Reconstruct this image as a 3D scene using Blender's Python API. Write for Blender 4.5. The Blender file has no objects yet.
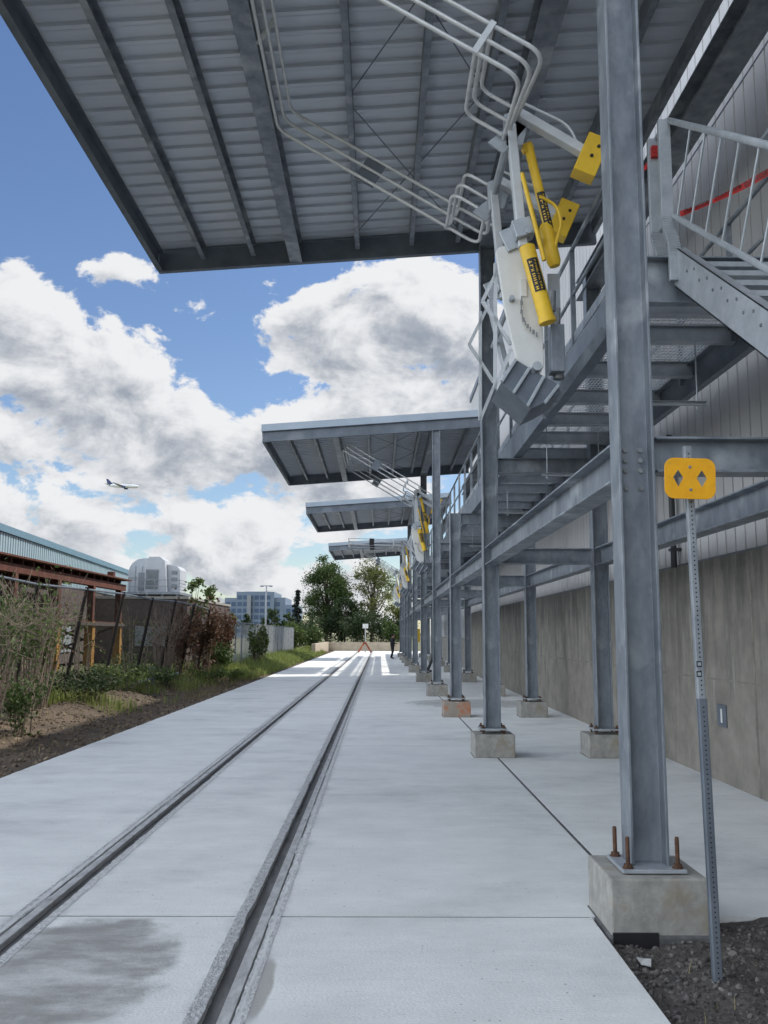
import bpy, bmesh, math, random
from mathutils import Vector, Matrix, noise as mnoise
R = math.radians
scn = bpy.context.scene
COL = scn.collection
rnd = random.Random(7)

# ------------------------------------------------------------------ camera
F = 900.0
PITCH = math.atan(122 / F)
YAW = math.atan(4 / F)
CAMZ = 1.8
cam_d = bpy.data.cameras.new('camera'); cam = bpy.data.objects.new('camera', cam_d); COL.objects.link(cam)
cam.location = (0, 0, CAMZ)
cam.rotation_euler = (Matrix.Rotation(-YAW, 3, 'Z') @ Matrix.Rotation(R(90) + PITCH, 3, 'X') @ Matrix.Rotation(R(.22), 3, 'Z')).to_euler()
cam_d.sensor_fit = 'VERTICAL'; cam_d.sensor_height = 24; cam_d.lens = 24 * F / 1024
cam_d.clip_start = .05; cam_d.clip_end = 6000
scn.camera = cam
_CM = cam.rotation_euler.to_matrix()
def P(px, py, Y):
    """photo pixel -> point of the place at depth Y"""
    d = _CM @ Vector(((px - 384) / F, (512 - py) / F, -1))
    return Vector((0, 0, CAMZ)) + d * (Y / d.y)
def DIR(px, py):
    d = (_CM @ Vector(((px - 384) / F, (512 - py) / F, -1))).normalized()
    return math.atan2(d.x, d.y), math.asin(d.z)

# ------------------------------------------------------------------ materials
def nd(nt, t, **kw):
    n = nt.nodes.new(t)
    for k, v in kw.items(): setattr(n, k, v)
    return n
def mat(name, c1, c2=None, scale=3.0, rough=.7, metal=0.0, bump=.0, bscale=40, detail=6, stretch=(1, 1, 1), spec=.4,
        c3=None, s3=.6, p3=.55, island=0.0):
    m = bpy.data.materials.new(name); m.use_nodes = True
    nt = m.node_tree; L = nt.links; b = nt.nodes['Principled BSDF']
    b.inputs['Roughness'].default_value = rough; b.inputs['Metallic'].default_value = metal
    b.inputs['Specular IOR Level'].default_value = spec
    c2 = c2 or tuple(x * .75 for x in c1)
    tc = nd(nt, 'ShaderNodeTexCoord'); mp = nd(nt, 'ShaderNodeMapping'); mp.inputs['Scale'].default_value = stretch
    L.new(tc.outputs['Object'], mp.inputs['Vector'])
    n = nd(nt, 'ShaderNodeTexNoise'); n.inputs['Scale'].default_value = scale; n.inputs['Detail'].default_value = detail
    n.inputs['Roughness'].default_value = .65
    L.new(mp.outputs[0], n.inputs['Vector'])
    cr = nd(nt, 'ShaderNodeValToRGB'); cr.color_ramp.elements[0].position = .32; cr.color_ramp.elements[1].position = .68
    cr.color_ramp.elements[0].color = (*c2, 1); cr.color_ramp.elements[1].color = (*c1, 1)
    L.new(n.outputs['Fac'], cr.inputs['Fac'])
    out = cr.outputs['Color']
    if c3:
        n3 = nd(nt, 'ShaderNodeTexNoise'); n3.inputs['Scale'].default_value = s3; n3.inputs['Detail'].default_value = 8
        L.new(tc.outputs['Object'], n3.inputs['Vector'])
        r3 = nd(nt, 'ShaderNodeMapRange'); r3.inputs['From Min'].default_value = p3; r3.inputs['From Max'].default_value = p3 + .15
        L.new(n3.outputs['Fac'], r3.inputs['Value'])
        mx = nd(nt, 'ShaderNodeMix', data_type='RGBA'); L.new(r3.outputs[0], mx.inputs[0]); L.new(out, mx.inputs[6]); mx.inputs[7].default_value = (*c3, 1)
        out = mx.outputs[2]
    if island:
        g = nd(nt, 'ShaderNodeNewGeometry'); hs = nd(nt, 'ShaderNodeHueSaturation')
        mr = nd(nt, 'ShaderNodeMapRange'); mr.inputs['To Min'].default_value = 1 - island; mr.inputs['To Max'].default_value = 1 + island
        L.new(g.outputs['Random Per Island'], mr.inputs['Value']); L.new(mr.outputs[0], hs.inputs['Value'])
        mh = nd(nt, 'ShaderNodeMapRange'); mh.inputs['To Min'].default_value = .47; mh.inputs['To Max'].default_value = .53
        L.new(n.outputs['Fac'], mh.inputs['Value']); L.new(mh.outputs[0], hs.inputs['Hue'])
        L.new(out, hs.inputs['Color']); out = hs.outputs[0]
    L.new(out, b.inputs['Base Color'])
    if bump:
        nb = nd(nt, 'ShaderNodeTexNoise'); nb.inputs['Scale'].default_value = bscale; nb.inputs['Detail'].default_value = 8
        L.new(mp.outputs[0], nb.inputs['Vector'])
        bp = nd(nt, 'ShaderNodeBump'); bp.inputs['Strength'].default_value = bump; bp.inputs['Distance'].default_value = .02
        L.new(nb.outputs['Fac'], bp.inputs['Height']); L.new(bp.outputs[0], b.inputs['Normal'])
    return m
def leafmat(name, c1, c2, island=.35, trans=.3):
    m = mat(name, c1, c2, scale=.9, rough=.6, island=island, spec=.25)
    nt = m.node_tree; b = nt.nodes['Principled BSDF']; L = nt.links
    tr = nd(nt, 'ShaderNodeBsdfTranslucent'); ms = nd(nt, 'ShaderNodeMixShader'); ms.inputs[0].default_value = trans
    src = b.inputs['Base Color'].links[0].from_socket; L.new(src, tr.inputs['Color'])
    L.new(b.outputs[0], ms.inputs[1]); L.new(tr.outputs[0], ms.inputs[2])
    L.new(ms.outputs[0], nt.nodes['Material Output'].inputs['Surface'])
    return m

M = {}
M['galv'] = mat('galvanised_steel', (.29, .318, .35), (.15, .17, .2), scale=5.5, rough=.5, metal=.45, bump=.05, bscale=90,
                stretch=(1, 1, .45), c3=(.43, .455, .48), s3=2.1, p3=.56)
M['galv_light'] = mat('bright_galvanised', (.47, .5, .53), (.33, .36, .39), scale=6, rough=.42, metal=.4, bump=.04, bscale=70)
M['galv_dark'] = mat('weathered_galvanised', (.2, .225, .26), (.12, .14, .17), scale=2.2, rough=.55, metal=.4, c3=(.23, .25, .28), s3=1.0, p3=.6)
M['deck'] = mat('roof_deck_steel', (.64, .67, .71), (.55, .58, .62), scale=1.2, rough=.5, metal=.25, stretch=(.3, 1, 1))
M['flash'] = mat('roof_flashing', (.42, .48, .55), (.35, .41, .48), scale=1, rough=.4, metal=.2)
M['alu'] = mat('aluminium_tube', (.66, .67, .68), (.52, .53, .54), scale=9, rough=.38, metal=.35, bump=.03, bscale=60)
M['postgalv'] = mat('post_zinc', (.36, .385, .41), (.22, .24, .265), scale=7, rough=.5, metal=.3, c3=(.2, .17, .14), s3=9, p3=.66)
M['white'] = mat('white_paint', (.74, .74, .72), (.62, .62, .6), scale=4, rough=.45, c3=(.5, .48, .44), s3=5, p3=.66)
M['white_steel'] = mat('pale_grey_steel', (.6, .62, .64), (.48, .5, .52), scale=5, rough=.45, metal=.2)
M['yellow'] = mat('yellow_paint', (.78, .5, .03), (.66, .41, .022), scale=6, rough=.42, c3=(.4, .3, .06), s3=9, p3=.68)
M['amber'] = mat('amber_plastic', (.83, .40, .006), (.74, .34, .006), scale=14, rough=.5, c3=(.6, .32, .02), s3=20, p3=.6)
M['black'] = mat('black_paint', (.02, .02, .022), (.012, .012, .013), rough=.5)
M['dark'] = mat('dark_gap', (.03, .031, .033), (.016, .017, .018), scale=9, rough=.9)
M['rust'] = mat('rusted_steel', (.12, .062, .035), (.055, .03, .02), scale=20, rough=.85, bump=.3, bscale=80)
M['bolt'] = mat('zinc_bolt', (.3, .31, .32), (.18, .19, .2), scale=20, rough=.5, metal=.5)
M['footing'] = mat('footing_concrete', (.38, .37, .34), (.22, .212, .195), scale=7, rough=.9, bump=.22, bscale=34, detail=10, c3=(.27, .235, .18), s3=4, p3=.55)
M['red'] = mat('red_tape', (.5, .03, .025), (.36, .02, .02), scale=8, rough=.5)
M['ochre'] = mat('ochre_paint', (.38, .21, .045), (.24, .12, .03), scale=4, rough=.8, c3=(.12, .05, .025), s3=6, p3=.58)
M['brownsteel'] = mat('brown_rusty_paint', (.14, .05, .032), (.07, .025, .018), scale=3, rough=.85)
M['brick'] = mat('weathered_brown_wall', (.115, .092, .086), (.07, .058, .055), scale=3, rough=.95, c3=(.17, .14, .12), s3=.8, p3=.58)
M['bark'] = mat('bark', (.09, .07, .05), (.045, .035, .028), scale=12, rough=.95, bump=.4, bscale=30)
M['stem'] = mat('dry_stem', (.30, .25, .2), (.15, .115, .085), scale=12, rough=.95)
M['orange'] = mat('rust_red_paint', (.27, .06, .025), (.17, .04, .02), scale=8, rough=.8)
M['leaf_mid'] = leafmat('leaf_mid_green', (.085, .125, .038), (.045, .08, .025))
M['leaf_lite'] = leafmat('leaf_olive_green', (.17, .19, .06), (.10, .125, .04), trans=.38)
M['leaf_dark'] = leafmat('leaf_dark_green', (.045, .072, .028), (.026, .045, .018), trans=.2)
M['leaf_conifer'] = leafmat('needle_dark', (.02, .03, .022), (.012, .02, .016), trans=.05)
M['leaf_weed'] = leafmat('weed_green', (.12, .16, .045), (.06, .095, .028))
M['leaf_red'] = leafmat('vine_red_brown', (.13, .055, .035), (.075, .055, .028))
M['grass'] = leafmat('tall_grass_green', (.28, .33, .095), (.18, .225, .065))
M['drygrass'] = leafmat('dry_grass', (.3, .25, .13), (.18, .15, .08))
M['wire'] = mat('rusty_wire', (.10, .085, .075), (.06, .05, .045), rough=.8)
M['rust_dark'] = mat('dark_rusted_post', (.028, .02, .017), (.015, .012, .011), scale=8, rough=.9)
M['wire_new'] = mat('galvanised_wire', (.5, .52, .53), (.4, .42, .43), rough=.5, metal=.3)
M['hvac'] = mat('white_sheet_metal', (.5, .52, .55), (.43, .45, .48), scale=1.2, rough=.5, c3=(.38, .4, .42), s3=1, p3=.6)
M['louver'] = mat('louver_grey', (.27, .29, .31), (.21, .23, .25), rough=.6)
M['cloth'] = mat('black_cloth', (.012, .013, .018), (.008, .009, .012), rough=.9)
M['skin'] = mat('skin', (.36, .2, .14), (.3, .16, .11), rough=.6)
M['hair'] = mat('dark_hair', (.015, .012, .01), rough=.7)
M['jetwhite'] = mat('aircraft_white', (.72, .74, .76), (.68, .7, .72), rough=.35)
M['jetblue'] = mat('aircraft_blue', (.03, .06, .16), (.03, .055, .14), rough=.4)
M['jetgrey'] = mat('aircraft_grey', (.3, .32, .34), rough=.5)
M['railtop'] = mat('rail_steel', (.52, .52, .515), (.3, .295, .29), scale=20, rough=.75, metal=0, stretch=(1, .3, 1), c3=(.27, .24, .21), s3=6, p3=.62)
M['annex'] = mat('pale_render', (.5, .51, .52), (.43, .44, .45), scale=1, rough=.9)
M['lowwall'] = mat('tan_concrete', (.44, .38, .29), (.33, .28, .21), scale=2.5, rough=.95, bump=.2, bscale=10, c3=(.22, .19, .15), s3=1.5, p3=.6)
M['sign_white'] = mat('sign_white', (.72, .72, .7), rough=.5)
M['pipe'] = mat('dark_pipe', (.035, .036, .04), rough=.5)

def corr_mat(name, c, axis, pitch, groove=.3, dark=.35, c2=None, stain=None, rough=.55):
    """ribbed sheet cladding: real relief is modelled; this adds fine panel tone"""
    m = mat(name, c, c2 or tuple(x * .86 for x in c), scale=.9, rough=rough, stretch=(1, 1, .25), c3=stain, s3=.5, p3=.6)
    return m
M['siding'] = corr_mat('mauve_grey_siding', (.5, .485, .48), 1, .3, stain=(.58, .565, .555))
M['teal'] = corr_mat('pale_teal_siding', (.33, .43, .47), 1, .3, c2=(.28, .38, .42))
M['tealtrim'] = mat('teal_trim', (.13, .235, .3), (.11, .2, .26), rough=.5)

# aged board-marked concrete wall with run-down streaks
def wall_concrete():
    m = mat('old_concrete_wall', (.275, .255, .22), (.175, .163, .14), scale=2.4, rough=.95, bump=.35, bscale=14, detail=9)
    nt = m.node_tree; L = nt.links; b = nt.nodes['Principled BSDF']
    src = b.inputs['Base Color'].links[0].from_socket
    tc = nd(nt, 'ShaderNodeTexCoord'); mp = nd(nt, 'ShaderNodeMapping'); mp.inputs['Scale'].default_value = (1, 2.3, .38)
    L.new(tc.outputs['Object'], mp.inputs[0]); n = nd(nt, 'ShaderNodeTexNoise'); n.inputs['Scale'].default_value = 1.6; n.inputs['Detail'].default_value = 9
    n.inputs['Roughness'].default_value = .7
    L.new(mp.outputs[0], n.inputs['Vector'])
    sx = nd(nt, 'ShaderNodeSeparateXYZ'); L.new(tc.outputs['Object'], sx.inputs[0])
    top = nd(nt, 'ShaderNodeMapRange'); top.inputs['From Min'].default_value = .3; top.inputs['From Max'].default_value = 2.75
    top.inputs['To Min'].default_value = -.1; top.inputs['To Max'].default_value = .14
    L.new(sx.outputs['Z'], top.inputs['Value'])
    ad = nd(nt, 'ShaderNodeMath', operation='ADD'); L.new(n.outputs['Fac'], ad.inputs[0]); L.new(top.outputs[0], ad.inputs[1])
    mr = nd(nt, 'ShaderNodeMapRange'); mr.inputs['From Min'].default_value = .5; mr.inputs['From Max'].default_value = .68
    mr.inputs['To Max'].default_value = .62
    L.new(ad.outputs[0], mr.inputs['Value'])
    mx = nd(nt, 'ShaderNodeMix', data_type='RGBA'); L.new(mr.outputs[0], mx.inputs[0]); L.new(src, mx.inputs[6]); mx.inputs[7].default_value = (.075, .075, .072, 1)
    # pale lime runs
    mp2 = nd(nt, 'ShaderNodeMapping'); mp2.inputs['Scale'].default_value = (1, 7, .5); mp2.inputs['Location'].default_value = (3, 1, 7)
    L.new(tc.outputs['Object'], mp2.inputs[0]); n2 = nd(nt, 'ShaderNodeTexNoise'); n2.inputs['Scale'].default_value = 1.1; n2.inputs['Detail'].default_value = 7
    L.new(mp2.outputs[0], n2.inputs['Vector'])
    mr2 = nd(nt, 'ShaderNodeMapRange'); mr2.inputs['From Min'].default_value = .64; mr2.inputs['From Max'].default_value = .72; mr2.inputs['To Max'].default_value = .55
    L.new(n2.outputs['Fac'], mr2.inputs['Value'])
    mx2 = nd(nt, 'ShaderNodeMix', data_type='RGBA'); L.new(mr2.outputs[0], mx2.inputs[0]); L.new(mx.outputs[2], mx2.inputs[6]); mx2.inputs[7].default_value = (.43, .42, .39, 1)
    L.new(mx2.outputs[2], b.inputs['Base Color'])
    return m
M['oldwall'] = wall_concrete()

def pad_concrete():
    m = mat('new_concrete_slab', (.76, .765, .745), (.64, .645, .63), scale=1.6, rough=.85, bump=.2, bscale=70, detail=14, stretch=(.8, 1.2, 1))
    nt = m.node_tree; L = nt.links; b = nt.nodes['Principled BSDF']
    col = b.inputs['Base Color'].links[0].from_socket
    tc = nd(nt, 'ShaderNodeTexCoord'); sx = nd(nt, 'ShaderNodeSeparateXYZ'); L.new(tc.outputs['Object'], sx.inputs[0])
    def math_(op, a, b_=None, c=None):
        n = nd(nt, 'ShaderNodeMath', operation=op)
        for i, v in enumerate((a, b_, c)):
            if v is None: continue
            if isinstance(v, (int, float)): n.inputs[i].default_value = v
            else: L.new(v, n.inputs[i])
        return n.outputs[0]
    def noise(scale, detail, stretch=(1, 1, 1), loc=(0, 0, 0), rough=.6):
        mp = nd(nt, 'ShaderNodeMapping'); mp.inputs['Scale'].default_value = stretch; mp.inputs['Location'].default_value = loc
        L.new(tc.outputs['Object'], mp.inputs[0]); n = nd(nt, 'ShaderNodeTexNoise'); n.inputs['Scale'].default_value = scale
        n.inputs['Detail'].default_value = detail; n.inputs['Roughness'].default_value = rough
        L.new(mp.outputs[0], n.inputs['Vector']); return n.outputs['Fac']
    def mr(v, a, b_, lo=0., hi=1.):
        n = nd(nt, 'ShaderNodeMapRange'); n.interpolation_type = 'SMOOTHSTEP'
        n.inputs['From Min'].default_value = a; n.inputs['From Max'].default_value = b_
        n.inputs['To Min'].default_value = lo; n.inputs['To Max'].default_value = hi
        L.new(v, n.inputs['Value']); return n.outputs[0]
    def mix(f, a, c):
        mx = nd(nt, 'ShaderNodeMix', data_type='RGBA'); L.new(f, mx.inputs[0]); L.new(a, mx.inputs[6]); mx.inputs[7].default_value = (*c, 1); return mx.outputs[2]
    x, y = sx.outputs['X'], sx.outputs['Y']
    # broad damp bands and grime
    col = mix(mr(noise(.42, 12, (.8, 1.1, 1), (4, 9, 0), .72), .47, .7, 0, .65), col, (.42, .425, .425))
    # thin smears across the slab
    col = mix(mr(noise(2.6, 12, (.6, 3.0, 1), (1, 2, 0), .8), .55, .74, 0, .5), col, (.40, .40, .40))
    # fine sandy grain and trowel smears
    col = mix(mr(noise(46, 5, (1, 1, 1), (3, 1, 0), .8), .5, .72, 0, .42), col, (.46, .455, .44))
    col = mix(mr(noise(7, 12, (.35, 2.4, 1), (9, 4, 0), .85), .54, .7, 0, .55), col, (.36, .355, .35))
    # dark specks
    vo = nd(nt, 'ShaderNodeTexVoronoi'); vo.inputs['Scale'].default_value = 11; L.new(tc.outputs['Object'], vo.inputs['Vector'])
    sp = math_('MULTIPLY', mr(vo.outputs['Distance'], .06, .1, 1, 0), mr(noise(1.1, 3, (1, 1, 1), (8, 3, 1)), .46, .6))
    col = mix(math_('MULTIPLY', sp, .7), col, (.2, .195, .19))
    # damp patch between the rails in the near bay
    nb = noise(1.7, 8, (1, 1, 1), (2, 5, 0), .62)
    dx = math_('DIVIDE', math_('SUBTRACT', x, -1.72), .62); dy = math_('DIVIDE', math_('SUBTRACT', y, 5.2), .95)
    r2 = math_('ADD', math_('MULTIPLY', dx, dx), math_('MULTIPLY', dy, dy))
    w = math_('SUBTRACT', math_('ADD', r2, math_('MULTIPLY', math_('SUBTRACT', nb, .5), 2.6)), 0)
    streak = mr(noise(1.7, 9, (.9, 1.8, 1), (6, 2, 0), .68), .34, .62, .35, 1)
    wet = math_('MULTIPLY', math_('MULTIPLY', mr(w, .55, 1.05, 1, 0), mr(y, 5.99, 6.06, 1, 0)), streak)
    col = mix(math_('MULTIPLY', wet, .85), col, (.22, .205, .18))
    dx3 = math_('DIVIDE', math_('SUBTRACT', x, 2.5), 1.9); dy3 = math_('DIVIDE', math_('SUBTRACT', y, 24.2), 1.5)
    w3 = math_('ADD', math_('ADD', math_('MULTIPLY', dx3, dx3), math_('MULTIPLY', dy3, dy3)), math_('MULTIPLY', math_('SUBTRACT', nb, .5), 2.2))
    col = mix(mr(w3, .5, 1.0, .6, 0), col, (.27, .27, .265))
    # damp stain beside the near end of the right rail
    dx2 = math_('DIVIDE', math_('SUBTRACT', x, -.6), .06); dy2 = math_('DIVIDE', math_('SUBTRACT', y, 4.9), .5)
    q = math_('ADD', math_('ADD', math_('MULTIPLY', dx2, dx2), math_('MULTIPLY', dy2, dy2)), math_('MULTIPLY', math_('SUBTRACT', nb, .5), 2.))
    col = mix(mr(q, .5, 1.1, .7, 0), col, (.27, .25, .22))
    # grey slurry along the rails
    for xc in (-2.2, -.76):
        a = math_('ABSOLUTE', math_('SUBTRACT', x, xc))
        f = math_('SUBTRACT', a, math_('MULTIPLY', math_('SUBTRACT', noise(3.0, 9, (1, .6, 1), (xc, 1, 0), .7), .5), .42))
        col = mix(mr(f, .08, .2, .45, 0), col, (.36, .36, .365))
    L.new(col, b.inputs['Base Color'])
    rr = mr(wet, 0, 1, .85, .5); L.new(rr, b.inputs['Roughness'])
    return m
M['pad'] = pad_concrete()
M['ground'] = mat('field_ground', (.16, .15, .08), (.09, .1, .045), scale=.35, rough=1, c3=(.2, .17, .11), s3=.1, p3=.55)
M['dirt'] = mat('dirt', (.135, .1, .07), (.06, .046, .034), scale=1.3, rough=1, bump=.9, bscale=22, detail=10, c3=(.06, .052, .035), s3=.9, p3=.55)
M['gravel'] = mat('dark_gravel', (.125, .112, .1), (.045, .04, .037), scale=16, rough=1, bump=1, bscale=40, detail=8)
M['stone'] = mat('pebble', (.14, .13, .122), (.055, .05, .047), scale=14, rough=.95, island=.6)

# ------------------------------------------------------------------ mesh builder
class MB:
    def __init__(s): s.v = []; s.f = []; s.m = []
    def _add(s, vs, fs, mi=0):
        o = len(s.v); s.v += [tuple(v) for v in vs]; s.f += [tuple(i + o for i in f) for f in fs]; s.m += [mi] * len(fs); return s
    def box(s, x0, x1, y0, y1, z0, z1, mi=0):
        vs = [(x, y, z) for z in (z0, z1) for y in (y0, y1) for x in (x0, x1)]
        return s._add(vs, [(0, 2, 3, 1), (4, 5, 7, 6), (0, 1, 5, 4), (2, 6, 7, 3), (0, 4, 6, 2), (1, 3, 7, 5)], mi)
    def loft(s, rings, mi=0, cap=True, closed=False):
        n = len(rings[0]); vs = [p for r in rings for p in r]; fs = []
        k = len(rings)
        for i in range(k if closed else k - 1):
            j = (i + 1) % k
            for a in range(n):
                b = (a + 1) % n
                fs.append((i * n + a, i * n + b, j * n + b, j * n + a))
        if cap and not closed:
            fs.append(tuple(range(n))[::-1]); fs.append(tuple((k - 1) * n + a for a in range(n)))
        return s._add(vs, fs, mi)
    def prof(s, p0, p1, prof, up=(0, 0, 1), mi=0):
        p0 = Vector(p0); p1 = Vector(p1); d = (p1 - p0).normalized(); up = Vector(up)
        if abs(d.dot(up)) > .98: up = Vector((0, 1, 0))
        sx = d.cross(up).normalized(); uz = sx.cross(d).normalized()
        return s.loft([[p + sx * a + uz * b for a, b in prof] for p in (p0, p1)], mi)
    def bar(s, p0, p1, w, h, up=(0, 0, 1), mi=0):
        return s.prof(p0, p1, [(-w / 2, -h / 2), (w / 2, -h / 2), (w / 2, h / 2), (-w / 2, h / 2)], up, mi)
    def ibeam(s, p0, p1, h, w, tf=.016, tw=.011, up=(0, 0, 1), mi=0):
        a, b, t, k = w / 2, h / 2, tw / 2, h / 2 - tf
        return s.prof(p0, p1, [(-a, -b), (a, -b), (a, -k), (t, -k), (t, k), (a, k), (a, b), (-a, b), (-a, k), (-t, k), (-t, -k), (-a, -k)], up, mi)
    def channel(s, p0, p1, h, w, t=.012, up=(0, 0, 1), flip=1, mi=0):
        a, b = w, h / 2; f = flip
        pr = [(0, -b), (a * f, -b), (a * f, -b + t), (t * f, -b + t), (t * f, b - t), (a * f, b - t), (a * f, b), (0, b)]
        if f < 0: pr = pr[::-1]
        return s.prof(p0, p1, pr, up, mi)
    def tube(s, pts, r, n=8, mi=0, r2=None, closed=False):
        pts = [Vector(p) for p in pts]; k = len(pts); rings = []
        u = None
        for i, p in enumerate(pts):
            if closed: t = (pts[(i + 1) % k] - pts[i - 1])
            else: t = pts[min(i + 1, k - 1)] - pts[max(i - 1, 0)]
            t.normalize()
            if u is None:
                u = t.cross(Vector((0, 0, 1)))
                if u.length < .1: u = t.cross(Vector((0, 1, 0)))
            u = (u - t * u.dot(t)).normalized(); w = t.cross(u)
            rr = r if r2 is None else r + (r2 - r) * i / (k - 1)
            rings.append([p + (u * math.cos(2 * math.pi * a / n) + w * math.sin(2 * math.pi * a / n)) * rr for a in range(n)])
        return s.loft(rings, mi, True, closed)
    def lathe(s, p0, p1, prof, n=12, mi=0):
        p0 = Vector(p0); p1 = Vector(p1); d = (p1 - p0); L = d.length; d.normalize()
        u = d.cross(Vector((0, 0, 1)))
        if u.length < .1: u = d.cross(Vector((0, 1, 0)))
        u.normalize(); w = d.cross(u)
        return s.loft([[p0 + d * (t * L) + (u * math.cos(2 * math.pi * a / n) + w * math.sin(2 * math.pi * a / n)) * r for a in range(n)] for t, r in prof], mi)
    def prism(s, poly, off, mi=0):
        """planar polygon of 3-D points extruded by off"""
        off = Vector(off); a = [Vector(p) for p in poly]
        return s.loft([a, [p + off for p in a]], mi)
    def quad(s, a, b, c, d, mi=0): return s._add([a, b, c, d], [(0, 1, 2, 3)], mi)
    def build(s, name, mats, parent=None, smooth=False, bevel=0, fix=True):
        me = bpy.data.meshes.new(name); me.from_pydata(s.v, [], s.f)
        mats = mats if isinstance(mats, (list, tuple)) else [mats]
        for m in mats: me.materials.append(m)
        me.polygons.foreach_set('material_index', s.m)
        if smooth: me.polygons.foreach_set('use_smooth', [True] * len(me.polygons))
        if fix:
            bm = bmesh.new(); bm.from_mesh(me); bmesh.ops.recalc_face_normals(bm, faces=bm.faces); bm.to_mesh(me); bm.free()
        me.update()
        if smooth and hasattr(me, 'set_sharp_from_angle'): me.set_sharp_from_angle(angle=R(40))
        o = bpy.data.objects.new(name, me); COL.objects.link(o)
        if parent:
            o.parent = parent; o.matrix_parent_inverse = Matrix.Translation(parent.location).inverted()
        if bevel:
            b = o.modifiers.new('bevel', 'BEVEL'); b.width = bevel; b.segments = 2; b.limit_method = 'ANGLE'; b.angle_limit = R(50)
        return o
def tag(o, label=None, cat=None, group=None, kind=None):
    if label: o['label'] = label
    if cat: o['category'] = cat
    if group: o['group'] = group
    if kind: o['kind'] = kind
    return o
def empty(name, loc, label, cat, group=None):
    o = bpy.data.objects.new(name, None); COL.objects.link(o); o.location = loc; o.empty_display_size = .1
    return tag(o, label, cat, group)
def dup(o, parent=None):
    c = o.copy(); COL.objects.link(c)
    if parent: c.parent = parent; c.matrix_parent_inverse = o.matrix_parent_inverse.copy()
    for ch in list(o.children): dup(ch, c)
    return c
def dup_at(o, loc, label, group=None):
    c = dup(o); c.location = loc; c['label'] = label
    if group: c['group'] = group
    return c
def struct(o): o['kind'] = 'structure'; return o
def fillet(pts, r, seg=5):
    pts = [Vector(p) for p in pts]; out = [pts[0]]
    for i in range(1, len(pts) - 1):
        a, b, c = pts[i - 1], pts[i], pts[i + 1]
        u = (a - b); w = (c - b); rr = min(r, u.length * .45, w.length * .45)
        p, q = b + u.normalized() * rr, b + w.normalized() * rr
        for k in range(seg + 1):
            t = k / seg; out.append(p * (1 - t) ** 2 + b * 2 * t * (1 - t) + q * t * t)
    out.append(pts[-1]); return out
def nz(x, y, z=0.): return mnoise.noise(Vector((x, y, z)))

# ------------------------------------------------------------------ ground, pad, rails
M['filler'] = mat('joint_filler', (.15, .15, .15), (.06, .06, .06), scale=9, rough=.95)
gm = MB(); gm.quad((-3000, -1500, -.3), (3000, -1500, -.3), (3000, 4000, -.3), (-3000, 4000, -.3))
struct(gm.build('ground', M['ground']))

def slab(x0, x1, y0, y1, jl=0., jr=0., zt=0., mb=None, step=.07):
    n = max(1, int((y1 - y0) / step)) if (jl or jr) else 1
    n = min(n, 500)
    L_, R_ = [], []
    for i in range(n + 1):
        y = y0 + (y1 - y0) * i / n
        e = min(1, 4 * min(i, n - i) / max(n, 1) + .3)
        L_.append((x0 + jl * (nz(y * 3, x0) + .7 * nz(y * 14, x0 + 5) + .4 * nz(y * 40, x0)), y))
        R_.append((x1 + jr * (nz(y * 3, x1) + .7 * nz(y * 14, x1 + 5) + .4 * nz(y * 40, x1)), y))
    vs = []; fs = []
    for (xl, y), (xr, _) in zip(L_, R_):
        vs += [(xl, y, zt), (xr, y, zt), (xl, y, zt - .14), (xr, y, zt - .14)]
    for i in range(n):
        a = i * 4; b = a + 4
        fs += [(a, a + 1, b + 1, b), (a, b, b + 2, a + 2), (a + 1, a + 3, b + 3, b + 1)]
    fs += [(0, 2, 3, 1), (n * 4, n * 4 + 1, n * 4 + 3, n * 4 + 2)]
    mb._add(vs, fs)
pad = MB(); g = .013
joints = [-6, 0.1, 6.08, 12.2, 18.3, 24.4, 30.5, 36.6, 42.7, 48.8, 54.9, 61, 67.1, 73.2, 79.3, 85.4, 91.5, 97]
for a, b in zip(joints, joints[1:]):
    slab(-4.72, -2.285, a + g, b - g, 0.012, .013, mb=pad)
    slab(-2.075, -.90, a + g, b - g, .013, .02, mb=pad)
jr_ = [-6, 0.1, 6.08, 10.5, 15, 19.5, 24, 30.5, 36.6, 42.7, 48.8, 54.9, 61, 67.1, 73.2, 79.3, 85.4, 91.5, 97]
for a, b in zip(jr_, jr_[1:]):
    if b <= 6.1:
        slab(-.665, 1.37, a + g, b - g, .012, .0, mb=pad)
    else:
        slab(-.665, 1.735, a + g, b - g, .012, 0, mb=pad)
        slab(1.77, 4.6, a + g, b - g, 0, 0, mb=pad)
struct(pad.build('concrete_pad', M['pad'], bevel=0))
fl = MB()
for y in joints[1:-1]:
    fl.box(-4.7, -2.3, y - .02, y + .02, -.05, -.004); fl.box(-2.06, -.93, y - .02, y + .02, -.05, -.004)
for y in jr_[1:-1]:
    fl.box(-.65, 1.36 if y < 6.1 else 1.72, y - .02, y + .02, -.05, -.004)
    if y > 6.1: fl.box(1.775, 4.5, y - .02, y + .02, -.05, -.004)
fl.box(1.715, 1.79, 6.1, 97, -.05, -.0045)
fl.box(-4.6, 1.36, -6, 97, -.2, -.055)
fl.box(1.36, 4.6, 6.1, 97, -.2, -.012)
struct(fl.build('joint_filler', M['filler']))
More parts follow.
